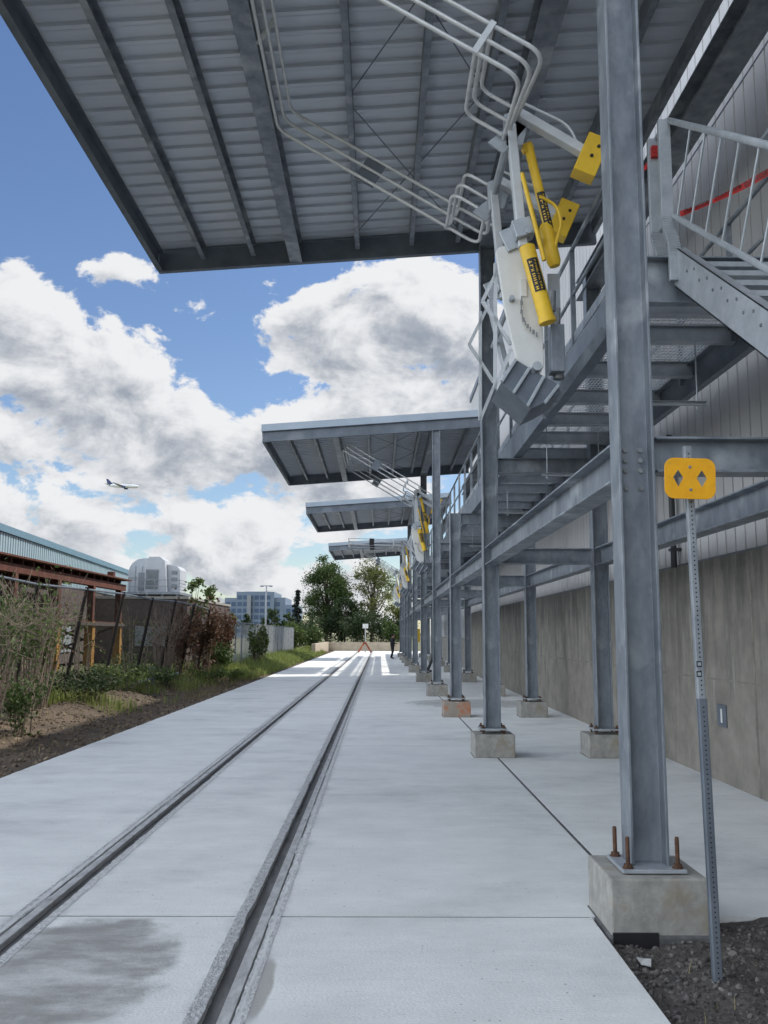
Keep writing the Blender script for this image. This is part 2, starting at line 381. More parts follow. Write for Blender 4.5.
# rails: head, groove with broken lips
def rail(xh, side, label):
    t = empty('embedded_rail', (xh, 5, 0), label, 'rail', 'crane track rails set in the slab')
    m = MB()
    h = [(-.03, -.05), (.03, -.05), (.033, -.012), (.029, -.004), (-.029, -.004), (-.033, -.012)]
    m.prof((xh, -5.9, -.0), (xh, 96, -.0), h)
    m.build('rail_head', M['railtop'], t, smooth=False)
    # flangeway floor and packed mortar lips
    m = MB(); n = 1300
    def lip(xa, xb, za, zb, jit, seed, jo=0):
        vs = []; fs = []
        for i in range(n + 1):
            y = -5.9 + 102 * (i / n) ** 1.35
            j = jit * (.15 * nz(y * 1.3, seed) + .25 * nz(y * 9, seed + 3) + .6 * nz(y * 29, seed + 9) + .5 * nz(y * 77, seed + 2)) + (.010 * side if nz(y * 1.9, seed + 50) > .33 else 0)
            j2 = .003 * nz(y * 22, seed + 30) + .003 * nz(y * 60, seed)
            vs += [(xa + jo * (nz(y * 5, seed + 80) + .8 * nz(y * 23, seed + 81)), y, za), (xb + j, y, zb + j2), (xb + j, y, -.06)]
        for i in range(n):
            a = i * 3; fs += [(a, a + 1, a + 4, a + 3), (a + 1, a + 2, a + 5, a + 4)]
        m._add(vs, fs)
    lip(xh + side * .185, xh + side * .115, .002, -.004, .011, xh + 1, .006)
    lip(xh - side * .105, xh - side * .042, .002, -.003, .010, xh + 7, .006)
    m.build('mortar_lip', M['mortar'], t)
    m = MB(); m.box(xh + min(0, side * .15) - .06 * (side > 0) * 0, xh + max(0, side * .15), -5.9, 96, -.07, -.042)
    m.build('groove_floor', M['groove'], t)
    return t
M['mortar'] = mat('broken_mortar', (.6, .6, .595), (.32, .32, .32), scale=26, rough=.95, bump=.8, bscale=50, stretch=(1, .7, 1), detail=9)
M['groove'] = mat('groove_dirt', (.2, .195, .19), (.085, .083, .08), scale=9, rough=.9, bump=.5, bscale=40, stretch=(1, .2, 1))
rail(-2.235, 1, 'left steel rail sunk in the concrete, with a worn groove along its right side')
rail(-.725, -1, 'right steel rail sunk in the concrete, beside the wide dark broken groove')

# left verge of dirt
vg = MB(); nx, ny = 34, 260
def verge_z(x, y):
    t = (-4.70 - x) / 5.3
    bank = .34 * math.exp(-((x + 6.9) / 1.1) ** 2) * (0.8 + .5 * nz(y * .15, 3))
    z = -.02 - .03 * min(1, t * 8) + bank + .06 * nz(x * 1.1, y * .9) * min(1, t * 6) + .03 * nz(x * 4, y * 4, 2) * min(1, t * 6) + .02 * nz(x * 11, y * 11, 5) + .03 * abs(nz(x * 2.3, y * 2.3, 9)) * min(1, t * 6)
    return z - .45 * max(0, t - .75) * 2
for j in range(ny + 1):
    y = -4 + 102 * (j / ny) ** 1.25
    for i in range(nx + 1):
        x = -4.66 - 5.4 * (i / nx) ** 1.2
        vg.v.append((x, y, verge_z(x, y) if i else -.05))
for j in range(ny):
    for i in range(nx):
        a = j * (nx + 1) + i; vg.f.append((a, a + 1, a + nx + 2, a + nx + 1)); vg.m.append(0)
struct(vg.build('verge', M['dirt'], smooth=True))
# gravel pit in the near right corner
gp = MB(); nx, ny = 60, 110
def pit_z(x, y):
    return -.055 + .03 * nz(x * 2.2, y * 2.2, 1) + .02 * nz(x * 7, y * 7, 4) + .014 * nz(x * 21, y * 21, 8) + .05 * max(0, min(1, (x - 1.7) / .8)) + .05 * math.exp(-((x - 1.82) ** 2 + (y - 4.95) ** 2) / .05)
for j in range(ny + 1):
    y = -1 + 7.08 * (1 - (1 - j / ny) ** 1.3)
    for i in range(nx + 1):
        x = 1.366 + 2.95 * (i / nx) ** 1.3
        gp.v.append((x, y, pit_z(x, y)))
for j in range(ny):
    for i in range(nx):
        a = j * (nx + 1) + i; gp.f.append((a, a + 1, a + nx + 2, a + nx + 1)); gp.m.append(0)
struct(gp.build('gravel_bed', M['gravel'], smooth=True))
def stone(mb, x, y, z, r, rg):
    ico = [(0, 0, 1), (.89, 0, .45), (.28, .85, .45), (-.72, .53, .45), (-.72, -.53, .45), (.28, -.85, .45), (.72, .53, -.45), (-.28, .85, -.45), (-.89, 0, -.45), (-.28, -.85, -.45), (.72, -.53, -.45), (0, 0, -1)]
    fc = [(0, 1, 2), (0, 2, 3), (0, 3, 4), (0, 4, 5), (0, 5, 1), (1, 6, 2), (2, 7, 3), (3, 8, 4), (4, 9, 5), (5, 10, 1), (6, 7, 2), (7, 8, 3), (8, 9, 4), (9, 10, 5), (10, 6, 1), (11, 7, 6), (11, 8, 7), (11, 9, 8), (11, 10, 9), (11, 6, 10)]
    rot = Matrix.Rotation(rg.uniform(0, 6.3), 3, Vector((rg.uniform(-1, 1), rg.uniform(-1, 1), rg.uniform(-1, 1))).normalized())
    sc = (rg.uniform(.7, 1.3), rg.uniform(.6, 1.1), rg.uniform(.5, .9))
    vs = []
    for v in ico:
        k = rg.uniform(.75, 1.2) * r
        p = rot @ Vector((v[0] * sc[0] * k, v[1] * sc[1] * k, v[2] * sc[2] * k)); vs.append((x + p.x, y + p.y, z + p.z))
    mb._add(vs, fc)
st = MB(); rg = random.Random(3)
for _ in range(6500):
    x = 1.38 + 1.5 * rg.random() ** 1.2; y = 3.6 + 2.44 * rg.random()
    stone(st, x, y, pit_z(x, y) + .002, (.0035 + .02 * rg.random() ** 4.5), rg)
st.build('loose_stones', M['stone'])['kind'] = 'stuff'
st = MB()
for _ in range(14000):
    y = 8 + 30 * rg.random() ** 1.6; x = -4.74 - 3.0 * rg.random()
    stone(st, x, y, verge_z(x, y) + .004, (.006 + .045 * rg.random() ** 3.5), rg)
st.build('dirt_clods', M['stone_dirt'] if 'stone_dirt' in M else mat('clod', (.2, .155, .11), (.1, .075, .055), scale=4, rough=1, island=.5))['kind'] = 'stuff'

# ------------------------------------------------------------------ columns and footings
XF, XR = 1.71, 3.40
def hexbolt(mb, p, r, h, ax='z', mi=0):
    pr = [(r * math.cos(R(60 * k)), r * math.sin(R(60 * k))) for k in range(6)]
    d = {'z': Vector((0, 0, h)), 'y': Vector((0, -h, 0)), 'x': Vector((-h, 0, 0))}[ax]
    mb.prof(Vector(p), Vector(p) + d, pr, (0, 1, 0) if ax == 'z' else (0, 0, 1), mi)
def make_footing(label):
    m = MB(); m.box(-.3, .3, -.3, .3, -.06, .33)
    m.box(-.318, .318, -.318, .318, -.06, .003, 1)
    o = m.build('concrete_footing', [M['footing'], M['filler']], bevel=.014)
    return tag(o, label, 'footing', 'concrete column footings')
def make_column(h, label, group, bolts=False, tall_anchor=False, y_off=0, zb=.385):
    t = empty('steel_column', (0, 0, 0), label, 'column', group)
    m = MB(); m.ibeam((0, 0, zb + .025), (0, 0, h), .24, .225, .018, .013, up=(1, 0, 0))
    m.build('shaft', M['galv'], t, bevel=.003)
    m = MB(); m.box(-.2, .2, -.2, .2, zb, zb + .024)
    m.build('base_plate', M['galv_light'], t, bevel=.004)
    for sx in (-1, 1):
        for sy in (-1, 1):
            m = MB(); top = zb + (.21 if tall_anchor else .075)
            m.lathe((sx * .155, sy * .155, .33), (sx * .155, sy * .155, top), [(0, .014), (.96, .014), (1, .011)], 8)
            hexbolt(m, (sx * .155, sy * .155, zb + .024), .028, .024)
            hexbolt(m, (sx * .155, sy * .155, zb - .026), .028, .024)
            m.lathe((sx * .155, sy * .155, zb + .024), (sx * .155, sy * .155, zb + .028), [(0, .036), (1, .036)], 12)
            m.build('anchor_bolt', M['rust'], t)
    if bolts:
        for z in (2.78, 2.9, 2.97, 3.04):
            for x in (-.05, .05):
                m = MB(); hexbolt(m, (x, -.0065, z), .017, .016, 'y'); m.lathe((x, -.0065, z), (x, -.009, z), [(0, .022), (1, .022)], 10)
                m.build('web_bolt', M['bolt'], t)
    return t
tallY = [6.0, 13.9, 27.1, 35.0, 43.7, 51.6, 63.5, 71.4]
shortY = [20.4, 57.7]
allY = sorted(tallY + shortY)
ORD = ['nearest', 'second', 'third', 'fourth', 'fifth', 'sixth', 'seventh', 'eighth', 'ninth', 'tenth']
def canopy_z(x): return 7.6 + .075 * (x + 3.6)
HF = canopy_z(XF) + .02
colF = make_column(HF, 'big galvanised H column in the foreground with eight bolts in its web and rusty anchor bolts', 'front row columns', True, True, zb=.338)
colF.location = (XF, 6.0, 0)
colT = make_column(HF, '', 'front row columns'); colS = make_column(4.545, '', 'front row columns')
colRT = make_column(7.62, '', 'rear row columns'); colRS = make_column(4.3, '', 'rear row columns')
M['footing_stained'] = mat('stained_footing_concrete', (.36, .33, .29), (.27, .23, .19), scale=5, rough=.9, bump=.35, bscale=35, c3=(.45, .17, .08), s3=3.4, p3=.5)
foot = make_footing('large concrete footing at the edge of the gravel, under the foreground column'); foot.location = (XF, 6.02, 0)
m = MB(); m.box(XF - .295, XF - .02, 5.70, 5.716, -.12, .02)
tag(m.build('foam_board', M['black']), 'black foam board strip against the foot of the near concrete footing', 'board')
used = {}
def place(proto, loc, label, group):
    if proto.name not in used:
        used[proto.name] = 1; proto.location = loc; proto['label'] = label; proto['group'] = group; return proto
    return dup_at(proto, loc, label, group)
for i, y in enumerate(allY):
    tall = y in tallY; o = ORD[i]
    if i:
        d = 'tall H column running up to a canopy' if tall else 'short H column that stops under the walkway'
        place(colT if tall else colS, (XF, y, 0), f'{o} {d}, counted along the front row beside the rails', 'front row columns')
        extra = ' with an orange stain' if i == 2 else ''
        ft = dup_at(foot, (XF, y, 0), f'concrete footing{extra} under the {o} front column', 'concrete column footings')
        if i == 2: ft.data = ft.data.copy(); ft.data.materials[0] = M['footing_stained']
    place(colRT if tall else colRS, (XR, y, 0), f'{o} galvanised column in the rear row beside the concrete wall', 'rear row columns')
    dup_at(foot, (XR, y, 0), f'concrete footing under the {o} rear column by the wall', 'concrete column footings')

# horizontal beams between the columns
def beam(p0, p1, h, w, label, group, name='steel_beam', mt='galv'):
    m = MB(); m.ibeam(p0, p1, h, w); o = m.build(name, M[mt], bevel=.002)
    return tag(o, label, 'beam', group)
for i, (a, b) in enumerate(zip(allY, allY[1:])):
    beam((XF, a + .145, 2.99), (XF, b - .145, 2.99), .27, .2, f'horizontal strut between the {ORD[i]} and {ORD[i+1]} front columns', 'struts along the front row')
    beam((XR, a + .145, 2.99), (XR, b - .145, 2.99), .27, .2, f'horizontal strut between the {ORD[i]} and {ORD[i+1]} rear columns', 'struts along the rear row')
for i, y in enumerate(allY):
    beam((XF + .14, y, 3.0), (XR - .14, y, 3.0), .24, .2, f'short cross beam joining the {ORD[i]} front column to the {ORD[i]} rear column', 'cross beams between the column rows')
for i, y in enumerate(allY[1:]):
    p0 = XF + .14
    beam((p0, y, 4.415), (XR - .14, y, 4.415), .24, .2, f'bearer under the walkway at the {ORD[i+1]} pair of columns', 'bearers under the walkway')
beam((XR, -2.0, 2.99), (XR, 5.85, 2.99), .27, .2, 'rear strut running on past the foreground column to the right', 'struts along the rear row')

# ------------------------------------------------------------------ elevated walkway
PX0, PX1, PY0, PY1, PZ = 2.08, 3.62, 7.22, 76.0, 4.95
plat = empty('raised_walkway', (2.5, PY0, 4.2), 'long raised steel walkway with open grating floor and pipe railings behind the columns', 'walkway')
m = MB(); m.channel((PX0, PY0, 4.72), (PX0, PY1, 4.72), .36, .13, .014, flip=1); m.channel((PX1, PY0, 4.72), (PX1, PY1, 4.72), .36, .08, .014, flip=-1)
m.build('edge_beam', M['galv_dark'], plat)
k = 0; y = PY0
while y < PY1 - .2:
    m = MB()
    m.ibeam((PX0 + .02, y + .06, 4.835), (PX1 - .02, y + .06, 4.835), .18, .11, .012, .009)
    m.build('joist', M['galv_light'], plat); y += .78 if y < 8.6 else (1.22 if y < 50 else 2.44)
m = MB(); n = 0
x = PX0 + .05
while x < PX1 - .03:
    m.box(x - .003, x + .003, PY0, PY1, PZ - .010, PZ); x += .042
y = PY0
while y < 46:
    m.box(PX0 + .03, PX1 - .03, y - .006, y + .006, PZ - .008, PZ - .001); y += .1
m.build('grating', M['white_steel'], plat)
gaps = [(7.2, 7.9), (28.4, 30.2), (45.1, 46.9), (64.9, 66.7)]
def ingap(y): return any(a <= y <= b for a, b in gaps)
segs = []; cur = PY0
for a, b in gaps:
    if a > cur: segs.append((cur, a))
    cur = max(cur, b)
segs.append((cur, PY1))
for xx, sg in ((PX0 + .03, segs), (PX1 - .03, [(PY0, PY1)])):
    m = MB(); mm = MB(); tb = MB()
    for a, b in sg:
        m.tube([(xx, a, PZ + 1.07), (xx, b, PZ + 1.07)], .024, 8)
        mm.tube([(xx, a, PZ + .55), (xx, b, PZ + .55)], .02, 8)
        tb.box(xx - .004, xx + .004, a, b, PZ + .005, PZ + .11)
    m.build('top_rail', M['galv'], plat, smooth=True); mm.build('mid_rail', M['galv'], plat, smooth=True); tb.build('toe_board', M['galv'], plat)
    for a, b in sg:
        nn = max(1, round((b - a) / 1.6))
        for i in range(nn + 1):
            y = a + (b - a) * i / nn
            if y > 45 and i % 2: continue
            p = MB(); p.bar((xx, y, PZ - .2), (xx, y, PZ + 1.07), .05, .05, (0, 1, 0)); p.build('railing_post', M['galv'], plat)
# gangway self-closing gates: short barred panels on the front edge
for a, b in segs:
    if a > 8: 
        g_ = MB()
        for k in range(6):
            y = a + .12 + k * .11; g_.bar((PX0 - .02, y, PZ + .1), (PX0 - .02, y, PZ + 1.0), .03, .03, (0, 1, 0))
        g_.bar((PX0 - .02, a + .06, PZ + 1.02), (PX0 - .02, a + .75, PZ + 1.02), .05, .05); g_.bar((PX0 - .02, a + .06, PZ + .1), (PX0 - .02, a + .75, PZ + .1), .04, .04)
        g_.build('side_panel', M['galv_light'], plat)
# near end beam & kick plate
m = MB(); m.channel((PX0, PY0 - .012, 4.72), (PX1, PY0 - .012, 4.72), .4, .1, .012, flip=1); m.build('end_beam', M['galv'], plat)

# trapeze hangers below the walkway
for i, (px, py, yy) in enumerate([(690, 416, 8.6), (575, 470, 12.6), (530, 500, 16.6), (512, 522, 23)]):
    t = empty('pipe_hanger', (2.6, yy, 4.0), '', 'hanger', 'trapeze hangers under the walkway')
    t['label'] = f'{["nearest","second","third","farthest"][i]} galvanised trapeze bar hung on thin rods below the walkway'
    m = MB(); m.channel((2.3, yy, 4.05), (3.2, yy, 4.05), .042, .042, .004); m.build('crossbar', M['galv_light'], t)
    for x in (2.38, 3.12):
        m = MB(); m.tube([(x, yy + .02, 4.0), (x, yy + .02, 4.75)], .007, 6); m.lathe((x, yy + .02, 4.005), (x, yy + .02, 4.025), [(0, .016), (1, .016)], 6); m.build('rod', M['galv_light'], t)

# ------------------------------------------------------------------ canopies
def make_canopy(label):
    t = empty('canopy', (0, 5.9, 7.6), label, 'canopy', 'sheet metal canopies over the track')
    XL, XE, Y0, Y1 = -3.62, 3.5, 5.88, 13.98
    zz = canopy_z
    # end beams (sloping)
    for y in (Y0 + .05, Y1 - .05):
        m = MB(); m.channel((XL, y, zz(XL) + .17), (XE, y, zz(XE) + .17), .34, .1, .014, flip=1 if y < 8 else -1)
        m.build('end_beam', M['galv_dark'], t)
    # ribbed deck
    m = MB(); prof = []; y = Y0
    while y < Y1:
        prof += [(y, .042), (y + .17, .042), (y + .172, 0), (y + .225, 0)]; y += .305
    prof = [(a, b) for a, b in prof if a <= Y1] + [(Y1, .042)]
    def pt(x, y, h): return (x, y, zz(x) + .345 + h)
    th = .006
    for (a, ha), (b, hb) in zip(prof, prof[1:]):
        m.quad(pt(XL, a, ha), pt(XE, a, ha), pt(XE, b, hb), pt(XL, b, hb))
        m.quad(pt(XL, a, ha + th), pt(XL, b, hb + th), pt(XE, b, hb + th), pt(XE, a, ha + th))
    m.build('deck', M['deck'], t, fix=False)
    # purlins along the track
    for x in (-2.9, -2.1, -.42, .45, 1.2, 2.75, 3.42):
        m = MB(); m.channel((x, Y0 + .12, zz(x) + .235), (x, Y1 - .12, zz(x) + .235), .215, .075, .008, flip=1)
        m.build('purlin', M['galv'], t)
    m = MB(); m.channel((XL, Y0 + .06, zz(XL) + .165), (XL, Y1 - .06, zz(XL) + .165), .32, .09, .01, flip=1); m.build('eave_channel', M['galv_dark'], t)
    # main girders
    for x, w in ((-1.38, .2), (XF, .26)):
        m = MB(); m.ibeam((x, Y0 + .06, zz(x) + .165), (x, Y1 - .06, zz(x) + .165), .33, w, .018, .012); m.build('girder', M['galv'], t)
    m = MB(); m.ibeam((XR, Y0 + .2, 7.47), (XR, Y1 + .4, 7.47), .32, .3, .018, .012); m.build('rear_girder', M['galv'], t)
    # conduits beside the girder
    # rod bracing
    m = MB()
    for x0, x1, a, b in ((-.42, 1.2, 6.4, 9.8), (1.2, -.42, 6.4, 9.8), (-.42, 1.2, 9.8, 13.4), (1.2, -.42, 9.8, 13.4)):
        m.tube([(x0, a, zz(x0) + .16), (x1, b, zz(x1) + .16)], .008, 6)
    m.build('brace_rod', M['galv_dark'], t)
    # roof edge flashing all round
    m = MB()
    for y, s in ((Y0 - .012, -1), (Y1 + .004, 1)):
        m.prism([(XL - .03, y, zz(XL) + .34), (XE, y, zz(XE) + .34), (XE, y, zz(XE) + .56), (XL - .03, y, zz(XL) + .56)], (0, .008, 0))
    m.box(XL - .03, XL - .022, Y0, Y1, zz(XL) + .37, zz(XL) + .56)
    m.build('fascia_flashing', M['flash'], t)
    m = MB(); m.prism([(XL - .03, Y0, zz(XL) + .53), (XE, Y0, zz(XE) + .53), (XE, Y0, zz(XE) + .545), (XL - .03, Y0, zz(XL) + .545)], (0, Y1 - Y0, 0)); m.build('roof_sheet', M['flash'], t)
    return t
can = make_canopy('near sheet metal canopy filling the top of the view, ribbed deck on long purlins')
CO = [0, 21.15, 37.75, 57.55]
for dy, lb in zip(CO[1:], ['second canopy, pale fascia and dark end beam, beyond the near canopy', 'third smaller looking canopy seen below the second canopy',
                           'farthest canopy, low over the trees with a lowered cage in front']):
    dup_at(can, (0, 5.9 + dy, 7.6), lb)

# ------------------------------------------------------------------ gangways
TILT = R(31.0)
def make_gangway(tilt, label, decals=True):
    Yn, Yf = 7.5, 8.7
    t = empty('folding_gangway', (1.6, Yn, 4.2), label, 'gangway', 'folding gangways with safety cages')
    def Q(px, py, y=Yn):
        p = P(px, py, Yn); return Vector((p.x, y, p.z))
    # --- side plates, masts and arms on both sides
    for y in (Yn, Yf):
        near = y == Yn
        m = MB()
        poly = [(496, 252), (499, 247), (521, 241), (528, 250), (533, 285), (543, 330), (544, 366), (540, 374), (531, 375), (516, 358), (504, 305)]
        if near: m.prism([Q(a, b, y) for a, b in poly], (0, .05, 0)); m.build('side_plate', M['white'], t, bevel=.008)
        else: m.bar(Q(506, 250, y), Q(535, 368, y), .06, .12, (0, 1, 0)); m.build('side_strut', M['galv_light'], t, bevel=.008)
        m = MB(); m.bar(Q(522, 250, y - .035), Q(510, 128, y - .035), .08, .1, (0, 1, 0)); m.build('mast', M['white_steel'], t, bevel=.008)
        m = MB(); m.bar(Q(512, 118, y - .1), Q(586, 161, y - .1), .08, .1, (0, 1, 0)); m.build('counter_arm', M['white_steel'], t, bevel=.008)
        m = MB(); m.tube(fillet([Q(518, 108, y - .1), Q(566, 131, y - .1), Q(576, 152, y - .1)], .1), .014, 8); m.build('arm_guard', M['white_steel'], t, smooth=True)
        m = MB(); m.bar(Q(595.5, 146, y - .09), Q(580, 182, y - .09), .2, .17, (0, 1, 0)); w_ = m.build('counterweight', M['yellow'], t, bevel=.008)
        for a, b in ((594, 157), (587, 166)):
            m = MB(); hexbolt(m, Q(a, b, y - .172), .016, .014, 'y'); m.build('weight_bolt', M['black'], w_)
        # pivot brackets
        m = MB(); m.prism([Q(a, b, y - .06) for a, b in ((503, 118), (520, 112), (526, 132), (522, 148), (505, 150))], (0, .09, 0)); 
        m.build('pivot_bracket', M['galv_light'], t, bevel=.006)
        m = MB(); m.bar(Q(512, 236, y - .06), Q(530, 231, y - .06), .16, .16, (0, 1, 0)); m.lathe(Q(526, 238, y - .16), Q(526, 238, y + .03), [(0, .03), (1, .03)], 10)
        m.bar(Q(503, 243, y - .02), Q(520, 236, y - .02), .2, .03, (0, 1, 0))
        m.build('hinge_block', M['galv_light'], t, bevel=.006)
        for a, b in ((533, 372), (512, 300)):
            m = MB(); m.lathe(Q(a, b, y - .03), Q(a, b, y + .002), [(0, .02), (1, .022)], 10); m.build('plate_bolt', M['bolt'], t)
        # white lattice struts of the folded stair
        m = MB()
        for a, b in (((507, 250), (484, 296)), ((484, 296), (513, 340)), ((513, 345), (497, 384)), ((497, 258), (497, 384))):
            m.bar(Q(*a, y + .12), Q(*b, y + .12), .03, .035, (0, 1, 0))
        m.build('folded_strut', M['white_steel'], t)
    # --- cross axles
    for a, b, r in ((511, 130, .04), (526, 238, .035), (536, 368, .04), (511, 300, .022)):
        m = MB(); m.tube([Q(a, b, Yn - .068), Q(a, b, Yf + .085)], r, 10); m.build('cross_axle', M['galv_light'], t, smooth=True)
    # --- yellow spring cylinders, near side
    yc = Yn - .13
    a, b = Q(524, 252, yc), Q(545, 328, yc)
    m = MB(); m.lathe(a, b, [(0, .05), (.02, .068), (.93, .068), (.95, .076), (1, .076)], 20); cyl = m.build('spring_cylinder', M['yellow'], t, smooth=True)
    def decal(p0, p1, r, t0, t1, parent, rows, half):
        """black sticker wrapped on a cylinder with rows of small yellow lettering"""
        p0, p1 = Vector(p0), Vector(p1); d = (p1 - p0); L_ = d.length; d.normalize()
        f = Vector((0, -1, 0)); f = (f - d * f.dot(d)).normalized(); s_ = d.cross(f)
        def at(tt, ang, rr): return p0 + d * (tt * L_) + (f * math.cos(ang) + s_ * math.sin(ang)) * rr
        m = MB(); n_ = 8
        for k in range(n_):
            a0, a1 = -half + 2 * half * k / n_, -half + 2 * half * (k + 1) / n_
            m.quad(at(t0, a0, r + .003), at(t0, a1, r + .003), at(t1, a1, r + .003), at(t1, a0, r + .003))
        dc = m.build('label_sticker', M['black'], parent, fix=False)
        m = MB(); rg2 = random.Random(5)
        for (c, hgt, step) in rows:
            tt = t0 + .03
            while tt < t1 - .03:
                w = step * rg2.uniform(.45, .75)
                for (q0, q1, e0, e1) in rg2.choice([[(0, .3, -1, 1), (.3, 1, .5, 1)], [(0, .3, -1, 1), (.7, 1, -1, 1)], [(0, 1, .5, 1), (.35, .65, -1, .5)], [(0, .3, -1, 1), (.3, 1, -.2, .2), (.7, 1, -1, 1)], [(0, .3, -1, 1), (.3, 1, -1, -.5)]]):
                    m.quad(at(tt + w * q0, c + hgt * e0, r + .005), at(tt + w * q0, c + hgt * e1, r + .005), at(tt + w * q1, c + hgt * e1, r + .005), at(tt + w * q1, c + hgt * e0, r + .005))
                tt += step
        m.build('label_lettering', M['yellow'], dc, fix=False)
    if decals: decal(a, b, .068, .2, .62, cyl, [(.32, .17, .055), (-.22, .11, .035)], .72)
    m = MB(); m.lathe(Q(519, 182, yc - .03), Q(541, 268, yc - .03), [(0, .016), (.04, .02), (1, .02)], 10); m.build('spring_rod', M['yellow'], t, smooth=True)
    yc2 = Yn + .05
    a, b = Q(529, 142, yc2), Q(551, 232, yc2)
    m = MB(); m.lathe(a, b, [(0, .03), (.03, .042), (.5, .042), (1, .044)], 16); m.lathe(Q(546, 222, yc2), Q(556, 264, yc2), [(0, .045), (.1, .062), (.9, .062), (1, .045)], 16)
    m.bar(Q(523, 147, yc2), Q(533, 143, yc2), .07, .06, (0, 1, 0))
    cy2 = m.build('lift_cylinder', M['yellow'], t, smooth=True)
    if decals: decal(a, b, .0435, .55, .95, cy2, [(.35, .2, .06), (-.3, .16, .05)], .9)
    m = MB(); m.tube(fillet([Q(540, 196, yc2 - .04), Q(557, 205, yc2 - .04), Q(562, 222, yc2 - .04), Q(555, 247, yc2 - .04)], .08), .016, 8); m.build('grab_handle', M['yellow'], t, smooth=True)
    # small rods, valve, chain, mesh guard at the deck edge
    m = MB()
    m.lathe(Q(556, 285, Yn + .15), Q(555, 352, Yn + .15), [(0, .03), (.3, .03), (.31, .014), (1, .014)], 10)
    m.lathe(Q(563, 300, Yn + .2), Q(560, 372, Yn + .2), [(0, .02), (.8, .02), (.81, .04), (.9, .04), (.91, .02), (1, .02)], 10)
    for q in (348, 362, 372): m.lathe(Q(561, q, Yn + .1), Q(561, q + 4, Yn + .1), [(0, .05), (1, .05)], 12)
    m.build('latch_spindle', M['bolt'], t, smooth=True)
    m = MB(); m.box(Q(548, 0).x, Q(560, 0).x, Yn + .3, Yn + .32, Q(550, 312).z, Q(550, 260).z); m.build('guard_mesh', M['galv_light'], t)
    m = MB(); m.box(Q(543, 0).x, Q(556, 0).x, Yn - .03, Yn + .12, Q(550, 372).z, Q(550, 325).z); m.build('control_box', M['galv'], t, bevel=.006)
    m = MB()
    c0, c1 = Q(521, 300, Yn - .02), Q(536, 336, Yn - .02)
    for k in range(11):
        u = k / 10; p = c0.lerp(c1, u) + Vector((-.05 * math.sin(math.pi * u), 0, -.03 * math.sin(math.pi * u)))
        m.bar(p + Vector((0, -.02, .018)), p + Vector((0, -.02, -.018)), .022 if k % 2 else .008, .008 if k % 2 else .022, (0, 1, 0))
    m.build('safety_chain', M['bolt'], t)
    m = MB(); m.box(Q(516, 0).x, Q(521, 0).x, Yn - .02, Yn + .02, Q(0 + 518, 297).z, Q(518, 280).z); m.build('inspection_tag', M['sign_white'], t)
    # --- folded treads at the base
    m = MB()
    m = MB(); m.prism([Q(a, b, Yn - .02) for a, b in ((500, 384), (515, 360), (556, 384), (561, 393), (545, 403), (530, 410), (518, 398))], (0, .62, 0))
    m.build('base_frame', M['galv_dark'], t, bevel=.006)
    for (a, b) in (((501, 383), (515, 361)), ((513, 394), (529, 369)), ((527, 407), (543, 378)), ((544, 404), (558, 386))):
        m = MB(); m.bar(Q(*a, Yn - .035), Q(*b, Yn - .035), .028, .045, (0, 1, 0)); m.build('folded_tread', M['galv_light'], t, bevel=.004)
    for yy in (Yn + .55, Yf - .1):
        m = MB(); m.bar((Q(556, 0).x, yy, Q(560, 385).z), (PX0 - .004, yy, 4.60), .07, .09); m.build('mount_bracket', M['galv'], t, bevel=.004)
    # --- safety cage: three stacked rail loops
    d = Vector((-math.cos(tilt), 0, math.sin(tilt))); nrm = Vector((math.sin(tilt), 0, math.cos(tilt)))
    C0 = Vector((1.095, 0, 6.14)); L_ = 2.66; yN, yF = 6.55, 9.62
    def Cc(u, v, y): p = C0 + d * u + nrm * v; return Vector((p.x, y, p.z))
    for k, v in enumerate((0, .135, .27)):
        e = -.03 * k
        pts = fillet([Cc(.02, v * .7, Yn - .02), Cc(-.0 + e, v, yN), Cc(L_, v, yN), Cc(L_, v, yF), Cc(e, v, yF), Cc(.02, v * .7, Yf + .1)], .16, 6)
        m = MB(); m.tube(pts, .0185, 10); m.build('cage_rail', M['alu'], t, smooth=True)
        # inner gate loops
        for y0, y1 in ((yN, Yn - .1), (yF, Yf + .14)):
            m = MB(); m.tube(fillet([Cc(.42, v, y0), Cc(.42, v, y1), Cc(.04, v, y1)], .12, 5), .0175, 8); m.build('gate_rail', M['alu'], t, smooth=True)
    for y in (yN - .024, yF + .024):
        for u, w in ((.42, .05), (1.85, .0)):
            if w:
                m = MB(); m.bar(Cc(u, -.02, y), Cc(u, .29, y), w, .01, (0, 1, 0)); m.build('tie_bar', M['white_steel'], t)
        m = MB(); p = [Cc(1.38, -.03, y), Cc(1.62, -.03, y), Cc(1.62, .3, y), Cc(1.38, .3, y)]
        m.prism(p, (0, .012, 0)); m.build('cage_plate', M['galv_dark'] if tilt > .1 and label.startswith('near') else M['black'], t)
    for y0, y1 in ((Yn - .06, Yn - .02), (Yf + .06, Yf + .1)):
        m = MB(); m.prism([Cc(.12, -.1, y0), Cc(-.05, -.12, y0), Cc(-.12, .3, y0), Cc(-.02, .3, y0)], (0, .03, 0)); m.build('cage_hinge_plate', M['galv_light'], t, bevel=.004)
    for yy in (yN + .06,):
        pass
    m = MB(); m.bar(Cc(L_ + .02, -.02, 8.1), Cc(L_ + .02, .29, 8.1), .05, .01, (0, 1, 0)); m.build('tie_bar', M['white_steel'], t)
    return t
g1 = make_gangway(TILT, 'near folded gangway with yellow spring cylinders, white side plate and raised tube cage')
dup_at(g1, (1.6, 7.5 + CO[1], 4.2), 'second folded gangway with yellow cylinders, its raised cage under the second canopy')
g3 = make_gangway(R(1.5), 'third gangway with its cage lowered level, seen against the sky before the farthest canopy')
g3.location.y += CO[2]
